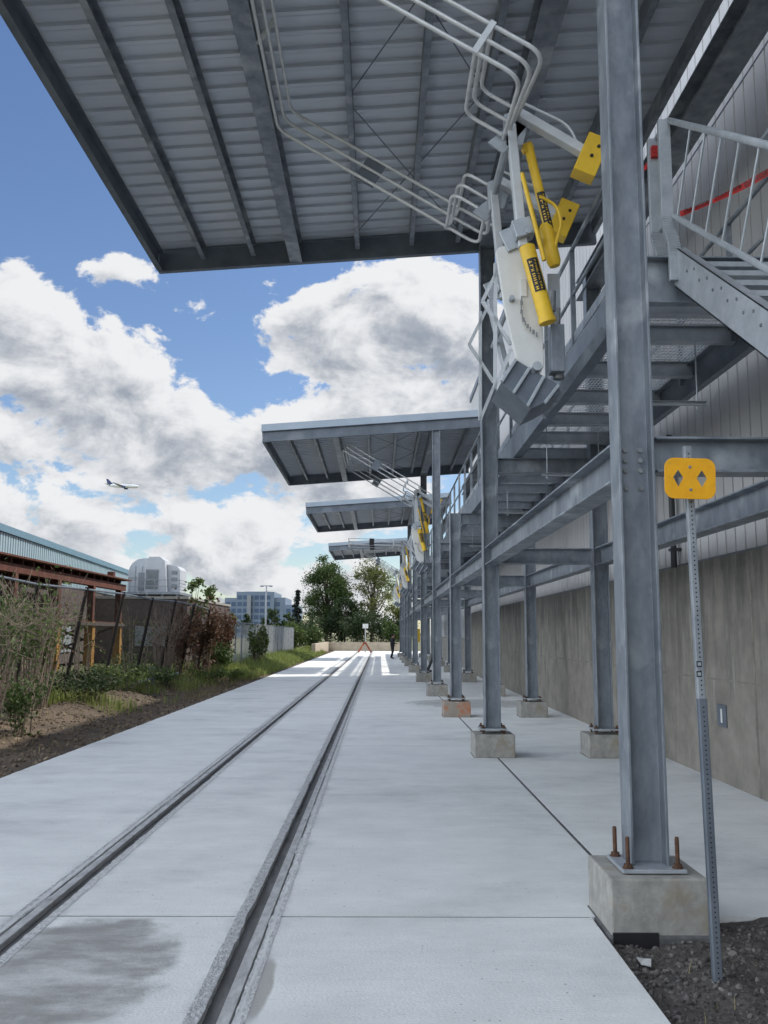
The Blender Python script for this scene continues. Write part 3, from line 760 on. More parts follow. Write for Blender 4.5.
dup_at(g1, (1.6, 7.5 + CO[3], 4.2), 'farthest folded gangway beside the last tall columns, small yellow cylinders', None)

# ------------------------------------------------------------------ stair at the near end of the walkway
stair = empty('steel_stair', (2.8, 4, 0), 'galvanised steel stair with pipe handrails coming down from the walkway on the right', 'stair')
SX0, SX1 = 2.45, 3.35
slope = .70
def sz(y): return 4.86 - (PY0 - .05 - y) * slope
for x in (SX0, SX1):
    m = MB(); ya, yb = PY0 - .05, 1.45
    t_ = .3
    poly = [(x, ya, sz(ya) + .18), (x, yb, sz(yb) + .18), (x, yb, sz(yb) - .12), (x, ya, sz(ya) - .18)]
    m.prism(poly, (.012, 0, 0))
    m.prism([(x, ya, sz(ya) + .18), (x, yb, sz(yb) + .18), (x, yb, sz(yb) + .168), (x, ya, sz(ya) + .168)], (.075 if x == SX0 else -.063, 0, 0))
    m.prism([(x, ya, sz(ya) - .168), (x, yb, sz(yb) - .108), (x, yb, sz(yb) - .12), (x, ya, sz(ya) - .18)], (.075 if x == SX0 else -.063, 0, 0))
    s_ = m.build('stringer', M['galv_light'], stair)
    m = MB(); y = ya - .3
    while y > 2:
        for dz in (.0, -.05): 
            m.lathe((x - .008, y + (0 if dz == 0 else -.16), sz(y) + .04 + dz), (x + .001, y + (0 if dz == 0 else -.16), sz(y) + .04 + dz), [(0, .012), (1, .014)], 8)
        y -= .26
    m.build('tread_bolt', M['bolt'], s_)
y = PY0 - .30
while y > 1.6:
    m = MB(); z = sz(y) + .05
    m.box(SX0 + .014, SX1, y - .13, y + .13, z - .005, z)
    m.box(SX0 + .014, SX1, y - .134, y - .126, z - .04, z); m.box(SX0 + .014, SX1, y + .124, y + .132, z - .035, z - .004)
    m.build('tread', M['galv_light'], stair); y -= .26
for x in (SX0 - .015, SX1 + .02):
    ya = PY0 - .12
    def hz(y, h): return sz(y) + h
    # top newel: twin flat legs joined by a bow, rail running down
    m = MB(); m.tube([(x, ya, hz(ya, 1.31)), (x, 1.6, hz(1.6, 1.31))], .027, 10)
    m.tube([(x, ya, hz(ya, .46)), (x, 1.6, hz(1.6, .46))], .024, 10); m.build('handrail', M['galv_light'], stair, smooth=True)
    for yy, off in ((ya, 0), (ya + .30, .0)):
        if yy > ya and x > 3: continue
        m = MB(); pts = [(x, yy, 4.7), (x, yy, 5.0), (x - .02, yy, 5.1), (x - .05, yy, 5.2), (x - .05, yy, hz(ya, 1.31))]
        if x > 3: pts = [(x, yy, 4.7), (x, yy, hz(ya, 1.31))]
        pts = fillet(pts, .06)
        for p, q in zip(pts, pts[1:]):
            m.bar(p, q, .045, .1, (1, 0, 0) if abs((Vector(q) - Vector(p)).normalized().x) < .9 else (0, 1, 0))
        m.build('newel_post', M['galv_light'], stair, bevel=.004)
    for hh, rr in ((1.31, .025), (.46, .022)):
        m = MB(); m.tube([(x - .02, ya, hz(ya, hh)), (x - .02, ya + .32, hz(ya, hh))], rr, 8); m.build('return_rail', M['galv_light'], stair, smooth=True)
    # balusters square to the slope
    y = ya - .1; i = 0
    while y > 1.7:
        lean = .56 * slope
        m = MB(); m.tube([(x, y, hz(y, .46)), (x, y - .85 * .46, hz(y - .85 * .46, 1.31))], .0095, 6); m.build('baluster', M['galv_light'], stair, smooth=True); y -= .3
    for yy in (3.9, 2.2):
        m = MB(); m.bar((x, yy, hz(yy, .05)), (x, yy, hz(yy, 1.31)), .05, .05, (0, 1, 0)); m.build('stair_post', M['galv_light'], stair)

# red barrier tape across the stair head
tape = empty('barrier_tape', (2.4, 7.4, 5.3), 'red plastic barrier tape with black print strung across the top of the stair', 'tape')
def ribbon(p0, p1, w, sag, tw, name, n=24):
    m = MB(); mk = MB(); prev = None
    p0, p1 = Vector(p0), Vector(p1)
    rows = []
    for i in range(n + 1):
        t = i / n; p = p0.lerp(p1, t); p.z -= sag * 4 * t * (1 - t)
        a = tw * math.sin(t * 5) + .15; h = Vector((0, math.sin(a), math.cos(a))) * w / 2
        rows.append((p - h, p + h, p))
    for (a, b, _), (c, d, _) in zip(rows, rows[1:]): m.quad(a, c, d, b)
    o = m.build(name, M['red'], tape, fix=False)
    return rows
rows = ribbon(P(680, 214, 7.3), P(778, 166, 6.6), .06, .03, .5, 'tape_span')
c_ = Vector((SX0 - .065, PY0 + .18, 5.95))
ribbon(P(640, 172, 7.55), (c_.x, c_.y, c_.z), .07, .01, .4, 'tape_tail', 8)
m = MB(); c_ = P(658, 163, 7.46)
c_ = Vector((SX0 - .065, PY0 + .18, 5.95))
for k in range(3): m.box(c_.x - .03, c_.x + .03, c_.y - .065, c_.y + .065, c_.z + .035 * k - .02, c_.z + .035 * k + .012)
m.build('tape_knot', M['red'], tape)
try:
    # printed word along the tape, one solid word per repeat
    for rpt, t0 in enumerate((3, 11, 18)):
        cu = bpy.data.curves.new('print', 'FONT'); cu.body = 'DANGER'; cu.size = .06; cu.extrude = .0005; cu.align_x = 'CENTER'; cu.align_y = 'CENTER'
        to = bpy.data.objects.new('print', cu); COL.objects.link(to)
        dg = bpy.context.evaluated_depsgraph_get(); me = bpy.data.meshes.new_from_object(to.evaluated_get(dg)); bpy.data.objects.remove(to)
        me.materials.clear(); me.materials.append(M['black'])
        a, b, c = rows[t0]; a2, b2, c2 = rows[t0 + 3]
        ex = (c2 - c).normalized(); ez = ((b - a) - ex * ex.dot(b - a)).normalized(); ey = ez.cross(ex)
        o = bpy.data.objects.new('tape_print', me); COL.objects.link(o); o.parent = tape; o.matrix_parent_inverse = Matrix.Translation(tape.location).inverted()
        mw = Matrix((ex, ez, ex.cross(ez))).transposed().to_4x4(); mw.translation = (c + c2) / 2 + ex.cross(ez) * .012
        o.matrix_basis = mw
except Exception as e: print('tape text', e)

# ------------------------------------------------------------------ warehouse wall on the right
bld = empty('warehouse', (4.3, 20, 0), 'long warehouse wall on the right, stained concrete below and ribbed mauve grey siding above', 'building')
WX, WY0, WY1, WH = 4.25, -14, 42, 12.8
m = MB(); m.box(WX, WX + .4, WY0, WY1, -.15, 2.77)
for yj in [4.5, 10.3, 16.1, 22, 27.8, 33.6]: m.box(WX - .004, WX, yj, yj + .05, 0, 2.76, 1)
for zj in (.95, 1.0): pass
m.box(WX - .003, WX, WY0 + .1, WY1 - .1, 1.24, 1.262, 1)
M['seam'] = mat('formwork_seam', (.13, .12, .105), (.28, .26, .22), scale=3, rough=1)
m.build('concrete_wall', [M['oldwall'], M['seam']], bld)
m = MB(); prof = []; y = WY0
while y < WY1:
    prof += [(y, 0), (y + .262, 0), (y + .27, .07), (y + .292, .07)]; y += .30
for (a, ha), (b, hb) in zip(prof, prof[1:]): m.quad((WX + .08 + ha, a, 2.80), (WX + .08 + hb, b, 2.80), (WX + .08 + hb, b, WH), (WX + .08 + ha, a, WH))
m.build('siding', M['siding'], bld, fix=False)
m = MB()
for z in (5.55, 8.4): m.box(WX + .072, WX + .079, WY0, WY1, z, z + .018)
m.build('siding_lap', M['galv_dark'], bld)
m = MB(); m.box(WX + .17, 40, WY0, WY1, 0, WH - .02); m.build('rear_walls', M['siding'], bld)
m = MB(); m.box(WX + .02, WX + .4, WY0, WY1 + .05, WH, WH + .25); m.build('parapet_cap', M['galv_dark'], bld)
m = MB(); m.box(WX + .04, WX + .12, WY0, WY1, 2.765, 2.80); m.build('base_flashing', M['galv_dark'], bld)
m = MB(); m.box(WX - .02, WX - .003, 11.2, 11.48, .68, .95); m.box(WX - .024, WX - .02, 11.31, 11.36, .73, .9, 1)
tag(m.build('wall_plate', [M['galv_dark'], M['sign_white']], bevel=.003), 'small grey plate with a pale mark fixed on the concrete wall', 'plate')
t = empty('wall_pipe', (WX, 13, 2.8), 'short dark vertical pipe fixed to the siding behind the yellow marker', 'pipe')
m = MB(); m.tube([(WX - .02, 12.9, 2.76), (WX - .02, 12.9, 4.7)], .045, 10); m.build('pipe', M['pipe'], t, smooth=True)
m = MB()
for z in (3.0, 4.3): m.box(WX - .075, WX + .09, 12.84, 12.96, z, z + .04)
m.build('pipe_clamp', M['pipe'], t)

# annex beyond
anx = empty('annex_building', (5, 50, 0), 'low pale annex wall beyond the end of the warehouse, seen between columns', 'building')
m = MB(); m.box(4.7, 14, 43.0, 84, 1.6, 5.0); m.build('upper_wall', M['annex'], anx)
m = MB(); m.box(4.6, 14, 42.2, 84, -.1, 1.58); m.build('base_wall', M['footing'], anx)
m = MB(); m.box(4.5, 14.2, 42.9, 84.2, 5.0, 5.2); m.build('roof_edge', M['galv_dark'], anx)
for yy in (47, 55, 63):
    m = MB(); m.box(4.66, 4.7, yy, yy + 2.2, 1.7, 4.2); m.build('roller_door', M['louver'], anx)

t = empty('yellow_board', (2.25, 52, 0), 'small yellow notice board on a thin post between the far columns', 'sign')
m = MB(); m.box(2.05, 2.32, 51.98, 52.0, 1.35, 2.1); m.build('board', M['yellow'], t, bevel=.01)
m = MB(); m.bar((2.18, 52.03, 0), (2.18, 52.03, 2.1), .05, .05, (0, 1, 0)); m.build('post', M['galv'], t)
m = MB(); m.tube([P(427, 672, 36.9), P(435, 652, 37.2)], .06, 8)
m.tube([P(427, 671, 36.9), P(431, 671, 36.7)], .05, 8)
tag(m.build('leaning_prop', M['pipe'], smooth=True), 'short black prop leaning on the ground behind the fourth front column', 'prop')

# ------------------------------------------------------------------ amber marker on a perforated post
sg = empty('marker_sign', (1.80, 5.0, -.05), 'amber rounded marker plate with two diamond cut-outs on a perforated steel post in the gravel', 'sign')
def Sg(px, py): return P(px, py, 4.97)
b0, t0 = P(718, 978, 5.02), P(688, 446, 5.02)
axis = (t0 - b0).normalized(); b0 = b0 - axis * .15
m = MB()
w = .042; d_ = .022; tk = .0035
prof = [(-w, d_), (-w + .010, d_), (-w * .62, 0), (w * .62, 0), (w - .010, d_), (w, d_), (w, d_ + tk), (w - .012, d_ + tk), (w * .55, tk), (-w * .55, tk), (-w + .012, d_ + tk), (-w, d_ + tk)]
sc_ = .62
prof = [(a * sc_, -b * .9) for a, b in prof]
def post_seg(pa, pb, flip, mt, grow=1.0, off=0.):
    m = MB()
    dd = (pb - pa).normalized(); sx = Vector((1, 0, 0)); sx = (sx - dd * sx.dot(dd)).normalized(); fy = Vector((0, -1, 0)) if True else 0
    fy = (fy - dd * fy.dot(dd)).normalized()
    m.loft([[p + sx * a * grow + fy * ((-b) * flip + off) for a, b in prof] for p in (pa, pb)])
    n = int((pb - pa).length / .0254)
    for k in range(1, n):
        if k % 1: continue
        c = pa + dd * (k * .0254) + fy * (off - .0008 if flip > 0 else off + .0005)
        # hole
        rr = .0048
        vs = [c + fy * .0012 + sx * rr * math.cos(q * .785) + dd * rr * math.sin(q * .785) for q in range(8)]
        m._add(vs, [tuple(range(8))], 1)
    return m
sgm = b0.lerp(t0, .53)
up_ = post_seg(b0.lerp(t0, .47), t0, -1, None); up_.build('post', [M['postgalv'], M['black']], sg, fix=False)
lo_ = post_seg(b0, sgm, -1, None, 1.12, .012); lo_.build('ground_stake', [M['galv_dark'], M['black']], sg, fix=False)
for py in (664, 674):
    c = P(699, py, 4.95); m = MB(); m.box(c.x - .014, c.x + .014, c.y - .004, c.y - .001, c.z - .016, c.z + .016); m.box(c.x - .009, c.x + .009, c.y - .0065, c.y - .0045, c.z - .009, c.z + .009, 1)
    m.build('post_clamp', [M['black'], M['galv_light']], sg)
# plate
cu = bpy.data.curves.new('plate', 'CURVE'); cu.dimensions = '2D'; cu.fill_mode = 'BOTH'; cu.extrude = .0025; cu.bevel_depth = .0006
def spl(pts):
    s_ = cu.splines.new('POLY'); s_.points.add(len(pts) - 1); s_.use_cyclic_u = True
    for q, p in zip(s_.points, pts): q.co = (p[0], p[1], 0, 1)
PWd, PHt, rc = .142, .115, .055
outl = []
for cx, cy, a0 in ((PWd - rc, PHt - rc, 0), (-PWd + rc, PHt - rc, 90), (-PWd + rc, -PHt + rc, 180), (PWd - rc, -PHt + rc, 270)):
    for k in range(9): outl.append((cx + rc * math.cos(R(a0 + k * 11.25)), cy + rc * math.sin(R(a0 + k * 11.25))))
spl(outl)
for s in (-1, 1):
    c = s * .066; spl([(c, .05), (c + .03, .004), (c, -.05), (c - .03, .004)][::-1])
po = bpy.data.objects.new('plate_curve', cu); COL.objects.link(po)
dg = bpy.context.evaluated_depsgraph_get(); me = bpy.data.meshes.new_from_object(po.evaluated_get(dg)); bpy.data.objects.remove(po)
me.materials.clear(); me.materials.append(M['amber'])
pl = bpy.data.objects.new('marker_plate', me); COL.objects.link(pl); pl.parent = sg; pl.matrix_parent_inverse = Matrix.Translation(sg.location).inverted()
pc = P(690, 478.5, 4.955); pl.matrix_basis = Matrix.Translation(pc) @ Matrix.Rotation(R(1.5), 4, 'Y') @ Matrix.Rotation(R(90), 4, 'X')
for dz in (.064, -.064):
    m = MB(); m.lathe((pc.x, pc.y - .012, pc.z + dz), (pc.x, pc.y, pc.z + dz), [(0, .006), (.4, .009), (1, .009)], 8); m.build('plate_bolt', M['bolt'], sg)

# ------------------------------------------------------------------ far end: low wall, buffer stop, person
lw = empty('low_end_wall', (-2, 97, 0), 'low tan concrete wall closing the far end of the track, with a side wing', 'wall')
m = MB(); m.box(-5.4, 3.2, 97.0, 97.35, -.1, .92); m.build('front_wall', M['lowwall'], lw, bevel=.02)
m = MB(); m.box(-5.75, -5.41, 77, 97.3, -.1, .95); m.build('side_wing', M['lowwall'], lw, bevel=.02)
bs = empty('track_stop', (-1.4, 90, 0), 'rust red A frame stop at the rails end with a white sign on a pole', 'track stop')
m = MB()
for s in (-1, 1):
    m.bar((-1.45 + s * .62, 90, .02), (-1.45 + s * .12, 90, .85), .16, .16, (0, 1, 0)); m.bar((-1.45 + s * .62, 89.2, .02), (-1.45 + s * .12, 90, .85), .14, .14, (0, 1, 0))
m.box(-1.62, -1.28, 89.9, 90.1, .8, .98); m.build('frame', M['orange'], bs)
m = MB(); m.bar((-1.4, 90.2, 0), (-1.4, 90.2, 2.6), .1, .1, (0, 1, 0)); m.build('pole', M['annex'], bs)
m = MB(); m.box(-1.68, -1.12, 90.1, 90.13, 2.35, 2.8); m.build('sign_board', M['sign_white'], bs)

def make_person(loc):
    # skeleton: (position, radius)
    V_ = {'pelvis': ((0, 0, .95), .14), 'belly': ((0, -.01, 1.12), .135), 'chest': ((.0, -.0, 1.34), .155), 'neck': ((.02, 0, 1.49), .062), 'chin': ((.05, 0, 1.56), .082), 'head': ((.055, 0, 1.65), .1), 'crown': ((.045, 0, 1.72), .075),
          'hipL': ((0, .09, .9), .1), 'kneeL': ((.04, .1, .5), .068), 'ankL': ((-.02, .1, .1), .048), 'toeL': ((.15, .11, .045), .042),
          'hipR': ((0, -.09, .9), .1), 'kneeR': ((-.01, -.1, .5), .068), 'ankR': ((-.12, -.1, .1), .048), 'toeR': ((.05, -.11, .045), .042),
          'shL': ((.0, .17, 1.4), .075), 'elL': ((-.02, .22, 1.14), .052), 'wrL': ((.14, .2, .98), .036), 'haL': ((.21, .19, .95), .032),
          'shR': ((.0, -.17, 1.4), .075), 'elR': ((.02, -.23, 1.14), .052), 'wrR': ((.2, -.18, 1.08), .036), 'haR': ((.27, -.16, 1.09), .032)}
    E = [('pelvis', 'belly'), ('belly', 'chest'), ('chest', 'neck'), ('neck', 'chin'), ('chin', 'head'), ('head', 'crown'), ('pelvis', 'hipL'), ('hipL', 'kneeL'), ('kneeL', 'ankL'), ('ankL', 'toeL'),
         ('pelvis', 'hipR'), ('hipR', 'kneeR'), ('kneeR', 'ankR'), ('ankR', 'toeR'), ('chest', 'shL'), ('shL', 'elL'), ('elL', 'wrL'), ('wrL', 'haL'), ('chest', 'shR'), ('shR', 'elR'), ('elR', 'wrR'), ('wrR', 'haR')]
    for s, hk, y0, z0 in (('L', 'haL', .19, .95), ('R', 'haR', -.16, 1.09)):
        bx = V_[hk][0]
        for k, (dy, ln) in enumerate(((-.03, .07), (-.01, .085), (.01, .08), (.03, .065))):
            V_[f'f{s}{k}'] = ((bx[0] + .03, bx[1] + dy, bx[2] - .005), .0105); V_[f'g{s}{k}'] = ((bx[0] + .03 + ln * .8, bx[1] + dy * 1.2, bx[2] - .03), .009)
            E += [(hk, f'f{s}{k}'), (f'f{s}{k}', f'g{s}{k}')]
        V_[f't{s}'] = ((bx[0] + .0, bx[1] - .05, bx[2] + .02), .011); E.append((hk, f't{s}'))
    names = list(V_); me = bpy.data.meshes.new('person'); me.from_pydata([V_[n][0] for n in names], [(names.index(a), names.index(b)) for a, b in E], [])
    o = bpy.data.objects.new('person', me); COL.objects.link(o)
    md = o.modifiers.new('skin', 'SKIN'); sd = o.modifiers.new('sub', 'SUBSURF'); sd.levels = 2; sd.render_levels = 2
    sv = me.skin_vertices[0].data
    for i, n in enumerate(names): sv[i].radius = (V_[n][1], V_[n][1]); sv[i].use_root = (n == 'pelvis')
    dg = bpy.context.evaluated_depsgraph_get(); m2 = bpy.data.meshes.new_from_object(o.evaluated_get(dg)); o.modifiers.clear(); o.data = m2
    m2.materials.clear()
    for k in ('cloth', 'skin', 'black'): m2.materials.append(M[k])
    for p in m2.polygons:
        c = p.center
        p.use_smooth = True
        p.material_index = 1 if c.z > 1.5 or (c.x > .19 and .8 < c.z < 1.2) else (2 if c.z < .12 else 0)
    root = o; root.location = loc
    h = MB()
    for i in range(7):
        a0 = -90 + i * 25; a1 = a0 + 25
        for j in range(12):
            q0, q1 = j * 30, j * 30 + 30
            def pt(a, q):
                r = .112
                x = -.02 + r * math.cos(R(q)) * math.cos(R(max(a, -60))) * .98; return Vector((.04 + x * .98, r * .86 * math.sin(R(q)) * math.cos(R(max(a, -60))), 1.67 + .11 * math.sin(R(max(a, -40)))))
            if math.cos(R(q0 + 15)) > .45 and a0 < 25: continue
            h.quad(pt(a0, q0), pt(a0, q1), pt(a1, q1), pt(a1, q0))
    hh = h.build('hair', M['hair'], None, smooth=True); hh.parent = o
    f = MB(); f.lathe((.148, 0, 1.64), (.178, 0, 1.625), [(0, .018), (1, .008)], 6); n_ = f.build('nose', M['skin'], None); n_.parent = o
    for s in (-1, 1):
        f = MB(); f.lathe((.138, s * .035, 1.655), (.15, s * .036, 1.655), [(0, .011), (1, .006)], 6); e = f.build('eye', M['black'], None); e.parent = o
        f = MB(); f.lathe((.04, s * .09, 1.645), (.035, s * .112, 1.65), [(0, .03), (1, .022)], 8); e = f.build('ear', M['skin'], None); e.parent = o
    f = MB(); f.box(.136, .146, -.022, .022, 1.588, 1.597); n_ = f.build('mouth', M['orange'], None); n_.parent = o
    tag(o, 'person in black clothes standing on the pad beside the far columns, facing right', 'person')
    return o
pr = make_person((.95, 66.5, 0)); pr.rotation_euler.z = R(15); pr.scale = (1.3, 1.3, 1.02)

# ------------------------------------------------------------------ fences
def fence(name, label, pts_b, height, lean, post_mat, wire_mat, cell, wire, post_r, toprail=True, mat_top='galv_dark', group=None):
    root = empty(name, pts_b[0], label, 'fence', group)
    pb = [Vector(p) for p in pts_b]; lv = Vector((lean, 0, height))
    for p in pb:
        m = MB(); a = p - Vector((0, 0, .2)); m.tube([a, p + lv * 1.02], post_r, 8); m.build('post', M[post_mat], root, smooth=True)
    if toprail:
        m = MB(); m.tube([p + lv for p in pb], .024, 8); m.build('top_rail', M[mat_top], root, smooth=True)
    m = MB()
    for a, b in zip(pb, pb[1:]):
        L_ = (b - a).length; n = int((L_ + height) / cell)
        ex = (b - a) / L_
        def pt(u, v): return a + ex * u + lv * (v / height)
        for k in range(n + 1):
            for s in (1, -1):
                # diagonal u = c +- v
                c = k * cell if s < 0 else k * cell - height
                u0, v0, u1, v1 = (c, 0, c + height, height) if s > 0 else (c, 0, c - height, height)
                # clip
                t0, t1 = 0., 1.
                du = u1 - u0
                for lim, sign in ((0, 1), (L_, -1)):
                    f0 = sign * (u0 - lim); f1 = sign * (u1 - lim)
                    if f0 < 0 and f1 < 0: t0 = 2
                    elif f0 < 0: t0 = max(t0, f0 / (f0 - f1))
                    elif f1 < 0: t1 = min(t1, f0 / (f0 - f1))
                if t0 >= t1: continue
                p = pt(u0 + du * t0, height * t0); q = pt(u0 + du * t1, height * t1)
                d = (q - p).normalized(); nn = Vector((0, 0, 1)).cross(d); 
                w = d.cross(Vector((1, 0, 0))).normalized() * wire / 2
                o = Vector((wire / 2, 0, 0))
                m.quad(p - w, p + w, q + w, q - w)
                m.quad(p - o, p + o, q + o, q - o)
    m.build('chain_mesh', M[wire_mat], root, fix=False)
    return root
pts = [(-7.35 + .02 * i, 12.1 + 2.95 * i, verge_z(-7.35, 12.1 + 2.95 * i) - .02) for i in range(9)]
fence('chain_link_fence', 'rusty chain link fence with dark posts leaning over the dirt bank', pts, 2.62, .5, 'rust_dark' if 'rust_dark' in M else 'wire', 'wire', .1, .0032, .045)
pts = [(-7.15 + .1 * i, 36.0 + 1.2 * i, 0.1) for i in range(0, 6)] + [(-6.6 - .095 * i, 43.5 + 3.4 * i, .05) for i in range(12)]
fence('chain_link_fence', 'newer silver chain link fence running on straight towards the trees', pts, 2.25, 0, 'galv', 'wire_new', .12, .0065, .035)
# low pale pipe barrier in the weeds
t = empty('pipe_rail', P(152, 693, 27), 'low pale pipe rail on a single stub post in the weeds', 'rail')
m = MB(); m.tube([P(131, 684, 25.6), P(178, 673, 29.5)], .035, 8); m.build('rail', M['galv_light'], t, smooth=True)
for px in (150, 154):
    m = MB(); m.tube([P(px, 667, 27.2), P(px, 700, 27.2)], .035, 8); m.build('post', M['galv'], t, smooth=True)

# ------------------------------------------------------------------ teal building and rusty canopy on the left
tb = empty('teal_shed', (-20, 60, 0), 'long pale teal ribbed metal shed with a dark teal roof trim', 'building')
A, B = Vector((-18.5, 43.8, 0)), Vector((-21.3, 77, 0))
dirn = (B - A).normalized(); A2 = A - dirn * 26; nrm_ = Vector((dirn.y, -dirn.x, 0))
def TW(u, off, z): p = A2 + dirn * u + nrm_ * off; return (p.x, p.y, z)
LT = (B - A2).length
m = MB(); u = 0; prof = []
while u < LT: prof += [(u, 0), (u + .2, 0), (u + .23, -.05), (u + .37, -.05), (u + .4, 0)]; u += .4
for (a, ha), (b, hb) in zip(prof, prof[1:]): m.quad(TW(a, ha, 4.7), TW(b, hb, 4.7), TW(b, hb, 6.75), TW(a, ha, 6.75))
m.build('siding_band', M['teal'], tb, fix=False)
m = MB(); m.prism([TW(0, .12, 6.7), TW(0, .12, 7.05), TW(0, -1.0, 7.3), TW(0, -16, 9.0), TW(0, -16, 6.7)], dirn * (LT + .4)); m.build('roof', M['tealtrim'], tb)
m = MB(); m.prism([TW(0, -.08, -.1), TW(0, -.08, 4.65), TW(0, -15.9, 4.65), TW(0, -15.9, -.1)], dirn * LT); m.build('lower_wall', M['brick'], tb)
m = MB(); m.prism([TW(LT, -.07, 4.6), TW(LT, -.07, 6.7), TW(LT, -15.8, 6.7), TW(LT, -15.8, 4.6)], dirn * .1); m.build('end_wall', M['teal'], tb)
for u in (16, 26, 36, 46):
    m = MB(); m.prism([TW(u, -.05, .6), TW(u + 4.5, -.05, .6), TW(u + 4.5, -.05, 2.6), TW(u, -.05, 2.6)], nrm_ * .06); m.build('loading_door', M['louver'], tb)

rc_ = empty('loading_canopy', (-15, 40, 0), 'rusty brown open canopy on posts with ochre lower halves before the teal shed', 'canopy')
cy = [20.4, 25, 29.6, 34.2, 38.9, 43.6, 48.2]
for y in cy:
    x = -13.9
    m = MB(); m.ibeam((x, y, 2.35), (x, y, 4.05), .3, .3, .03, .03, up=(1, 0, 0)); pp = m.build('post', M['brownsteel'], rc_)
    m = MB(); m.box(x - .2, x + .2, y - .2, y + .2, .2, 2.35); m.build('ochre_casing', M['ochre'], pp)
    m = MB(); m.ibeam((x - 3.6, y, 2.35), (x - 3.6, y, 4.05), .3, .3, .03, .03, up=(1, 0, 0)); m.box(x - 3.8, x - 3.4, y - .2, y + .2, .0, 2.35); m.build('post', M['brownsteel'], rc_)
    m = MB(); m.bar((x, y, .7), (x - 3.6, y, 2.2), .1, .1); m.bar((x, y, 2.2), (x - 3.6, y, .7), .1, .1); m.build('cross_brace', M['wire'], rc_)
m = MB(); m.box(-14.15, -13.75, 18, 49, 4.05, 4.38); m.box(-17.7, -17.3, 18, 49, 4.05, 4.38)
m.build('eave_beam', M['brownsteel'], rc_)
m = MB(); y = 18.2
while y < 49: m.box(-18, -13.76, y, y + .12, 4.40, 4.58); y += 1.1
m.build('rafter', M['brownsteel'], rc_)
m = MB(); m.box(-18.2, -13.5, 17.8, 49.2, 4.59, 4.66); m.build('roof_sheet', M['brownsteel'], rc_)
m = MB(); m.box(-14.0, -13.85, 20, 48.2, 2.15, 2.36); m.build('tie_beam', M['brownsteel'], rc_)
m = MB(); m.box(-13.9, -13.6, 46, 46.4, 4.66, 4.9); m.build('vent_stub', M['brownsteel'], rc_)
# rusty tanks parked under it
for y, lb in ((31, 'nearer'), (41, 'farther')):
    m = MB(); m.lathe((-15.8, y - 2.2, 3.05), (-15.8, y + 2.2, 3.05), [(0, .3), (.03, .55), (.97, .55), (1, .3)], 18)
    for q in (-1.5, 1.5): m.box(-16.3, -15.3, y + q - .1, y + q + .1, 2.36, 2.7)
    tag(m.build('rusty_tank', M['rust'], smooth=True), f'{lb} rusty horizontal tank lying on the beams under the brown canopy', 'tank', 'rusty tanks')
m = MB(); m.box(-18, -13.6, 22, 48.5, 2.15, 2.3); tag(m.build('loading_deck', M['wire']), 'dark plank deck under the brown canopy carrying the rusty tanks', 'deck')

bb = empty('brown_block', (-16, 73, 0), 'low weathered brown masonry block behind the leaning fence', 'building')
m = MB(); m.box(-21, -13.6, 64, 82, -.2, 4.2); m.build('wall', M['brick'], bb)
m = MB(); m.box(-21.1, -13.5, 63.9, 82.1, 4.2, 4.38); m.build('coping', M['footing'], bb)
m = MB(); m.box(-17.2, -15, 63.93, 63.99, .9, 2.3); m.build('pale_panel', M['louver'], bb)
# rooftop unit
hv = empty('rooftop_air_unit', (-17, 69, 4.4), 'big white rooftop air handling unit with a rounded hood and louvres', 'air unit')
m = MB(); arc = [(-19.3, 4.9)] + [(-17.9 - 1.4 * math.cos(R(a)), 6.6 + 1.4 * math.sin(R(a))) for a in range(0, 91, 10)] + [(-16.9, 8.0), (-16.9, 4.9)]
m.prism([(a, 68.0, b) for a, b in arc], (0, 3.2, 0)); m.build('hood', M['hvac'], hv, bevel=.02)
m = MB()
for x in (-18.6, -17.95): m.box(x - .02, x + .02, 67.965, 67.99, 4.95, 7.3)
m.box(-19.2, -17.4, 67.965, 67.99, 6.2, 6.24); m.build('panel_seams', M['louver'], hv)
m = MB(); pr_ = [(-17.35, 4.9), (-17.35, 7.6), (-17.0, 8.05), (-16.0, 8.05), (-15.55, 7.7), (-15.45, 6.9), (-15.25, 4.9)]
m.prism([(a, 66.6, b) for a, b in pr_], (0, 2.4, 0)); body = m.build('housing', M['hvac'], hv, bevel=.03)
m = MB(); m.box(-17.25, -16.1, 66.53, 66.62, 5.2, 6.9)
for k in range(11): m.box(-17.2, -16.15, 66.48, 66.54, 5.28 + k * .145, 5.33 + k * .145)
m.build('louver_panel', M['louver'], hv)
m = MB(); m.box(-15.44, -14.2, 67.2, 70, 4.9, 6.9); m.prism([(-15.44, 67.2, 6.9), (-14.2, 67.2, 6.9), (-14.5, 67.2, 7.25), (-15.44, 67.2, 7.4)], (0, 2.8, 0)); m.build('side_box', M['hvac'], hv, bevel=.015)
for z in (5.3, 5.9, 6.5):
    m = MB(); m.box(-15.0, -14.45, 67.15, 67.19, z, z + .32); m.build('side_louver', M['louver'], hv)
m = MB(); m.box(-18.3, -17.75, 67.96, 68.0, 5.1, 6.7); m.build('access_door', M['louver'], hv)
m = MB()
for z in (5.4, 5.95): m.tube([(-18.6, 66.2, z), (-14, 66.2, z), (-14, 70, z)], .03, 6)
for x in (-18.6, -17.5, -16.3, -15.1, -14): m.tube([(x, 66.2, 4.7), (x, 66.2, 5.95)], .03, 6)
m.build('guard_rail', M['galv'], hv)
m = MB(); m.box(-19.3, -13.9, 66, 71.4, 4.68, 4.88)
for x in (-19, -17, -15.6, -14.2):
    for y in (66.3, 71): m.box(x - .08, x + .08, y - .08, y + .08, 4.38, 4.68)
m.build('support_frame', M['galv'], hv)

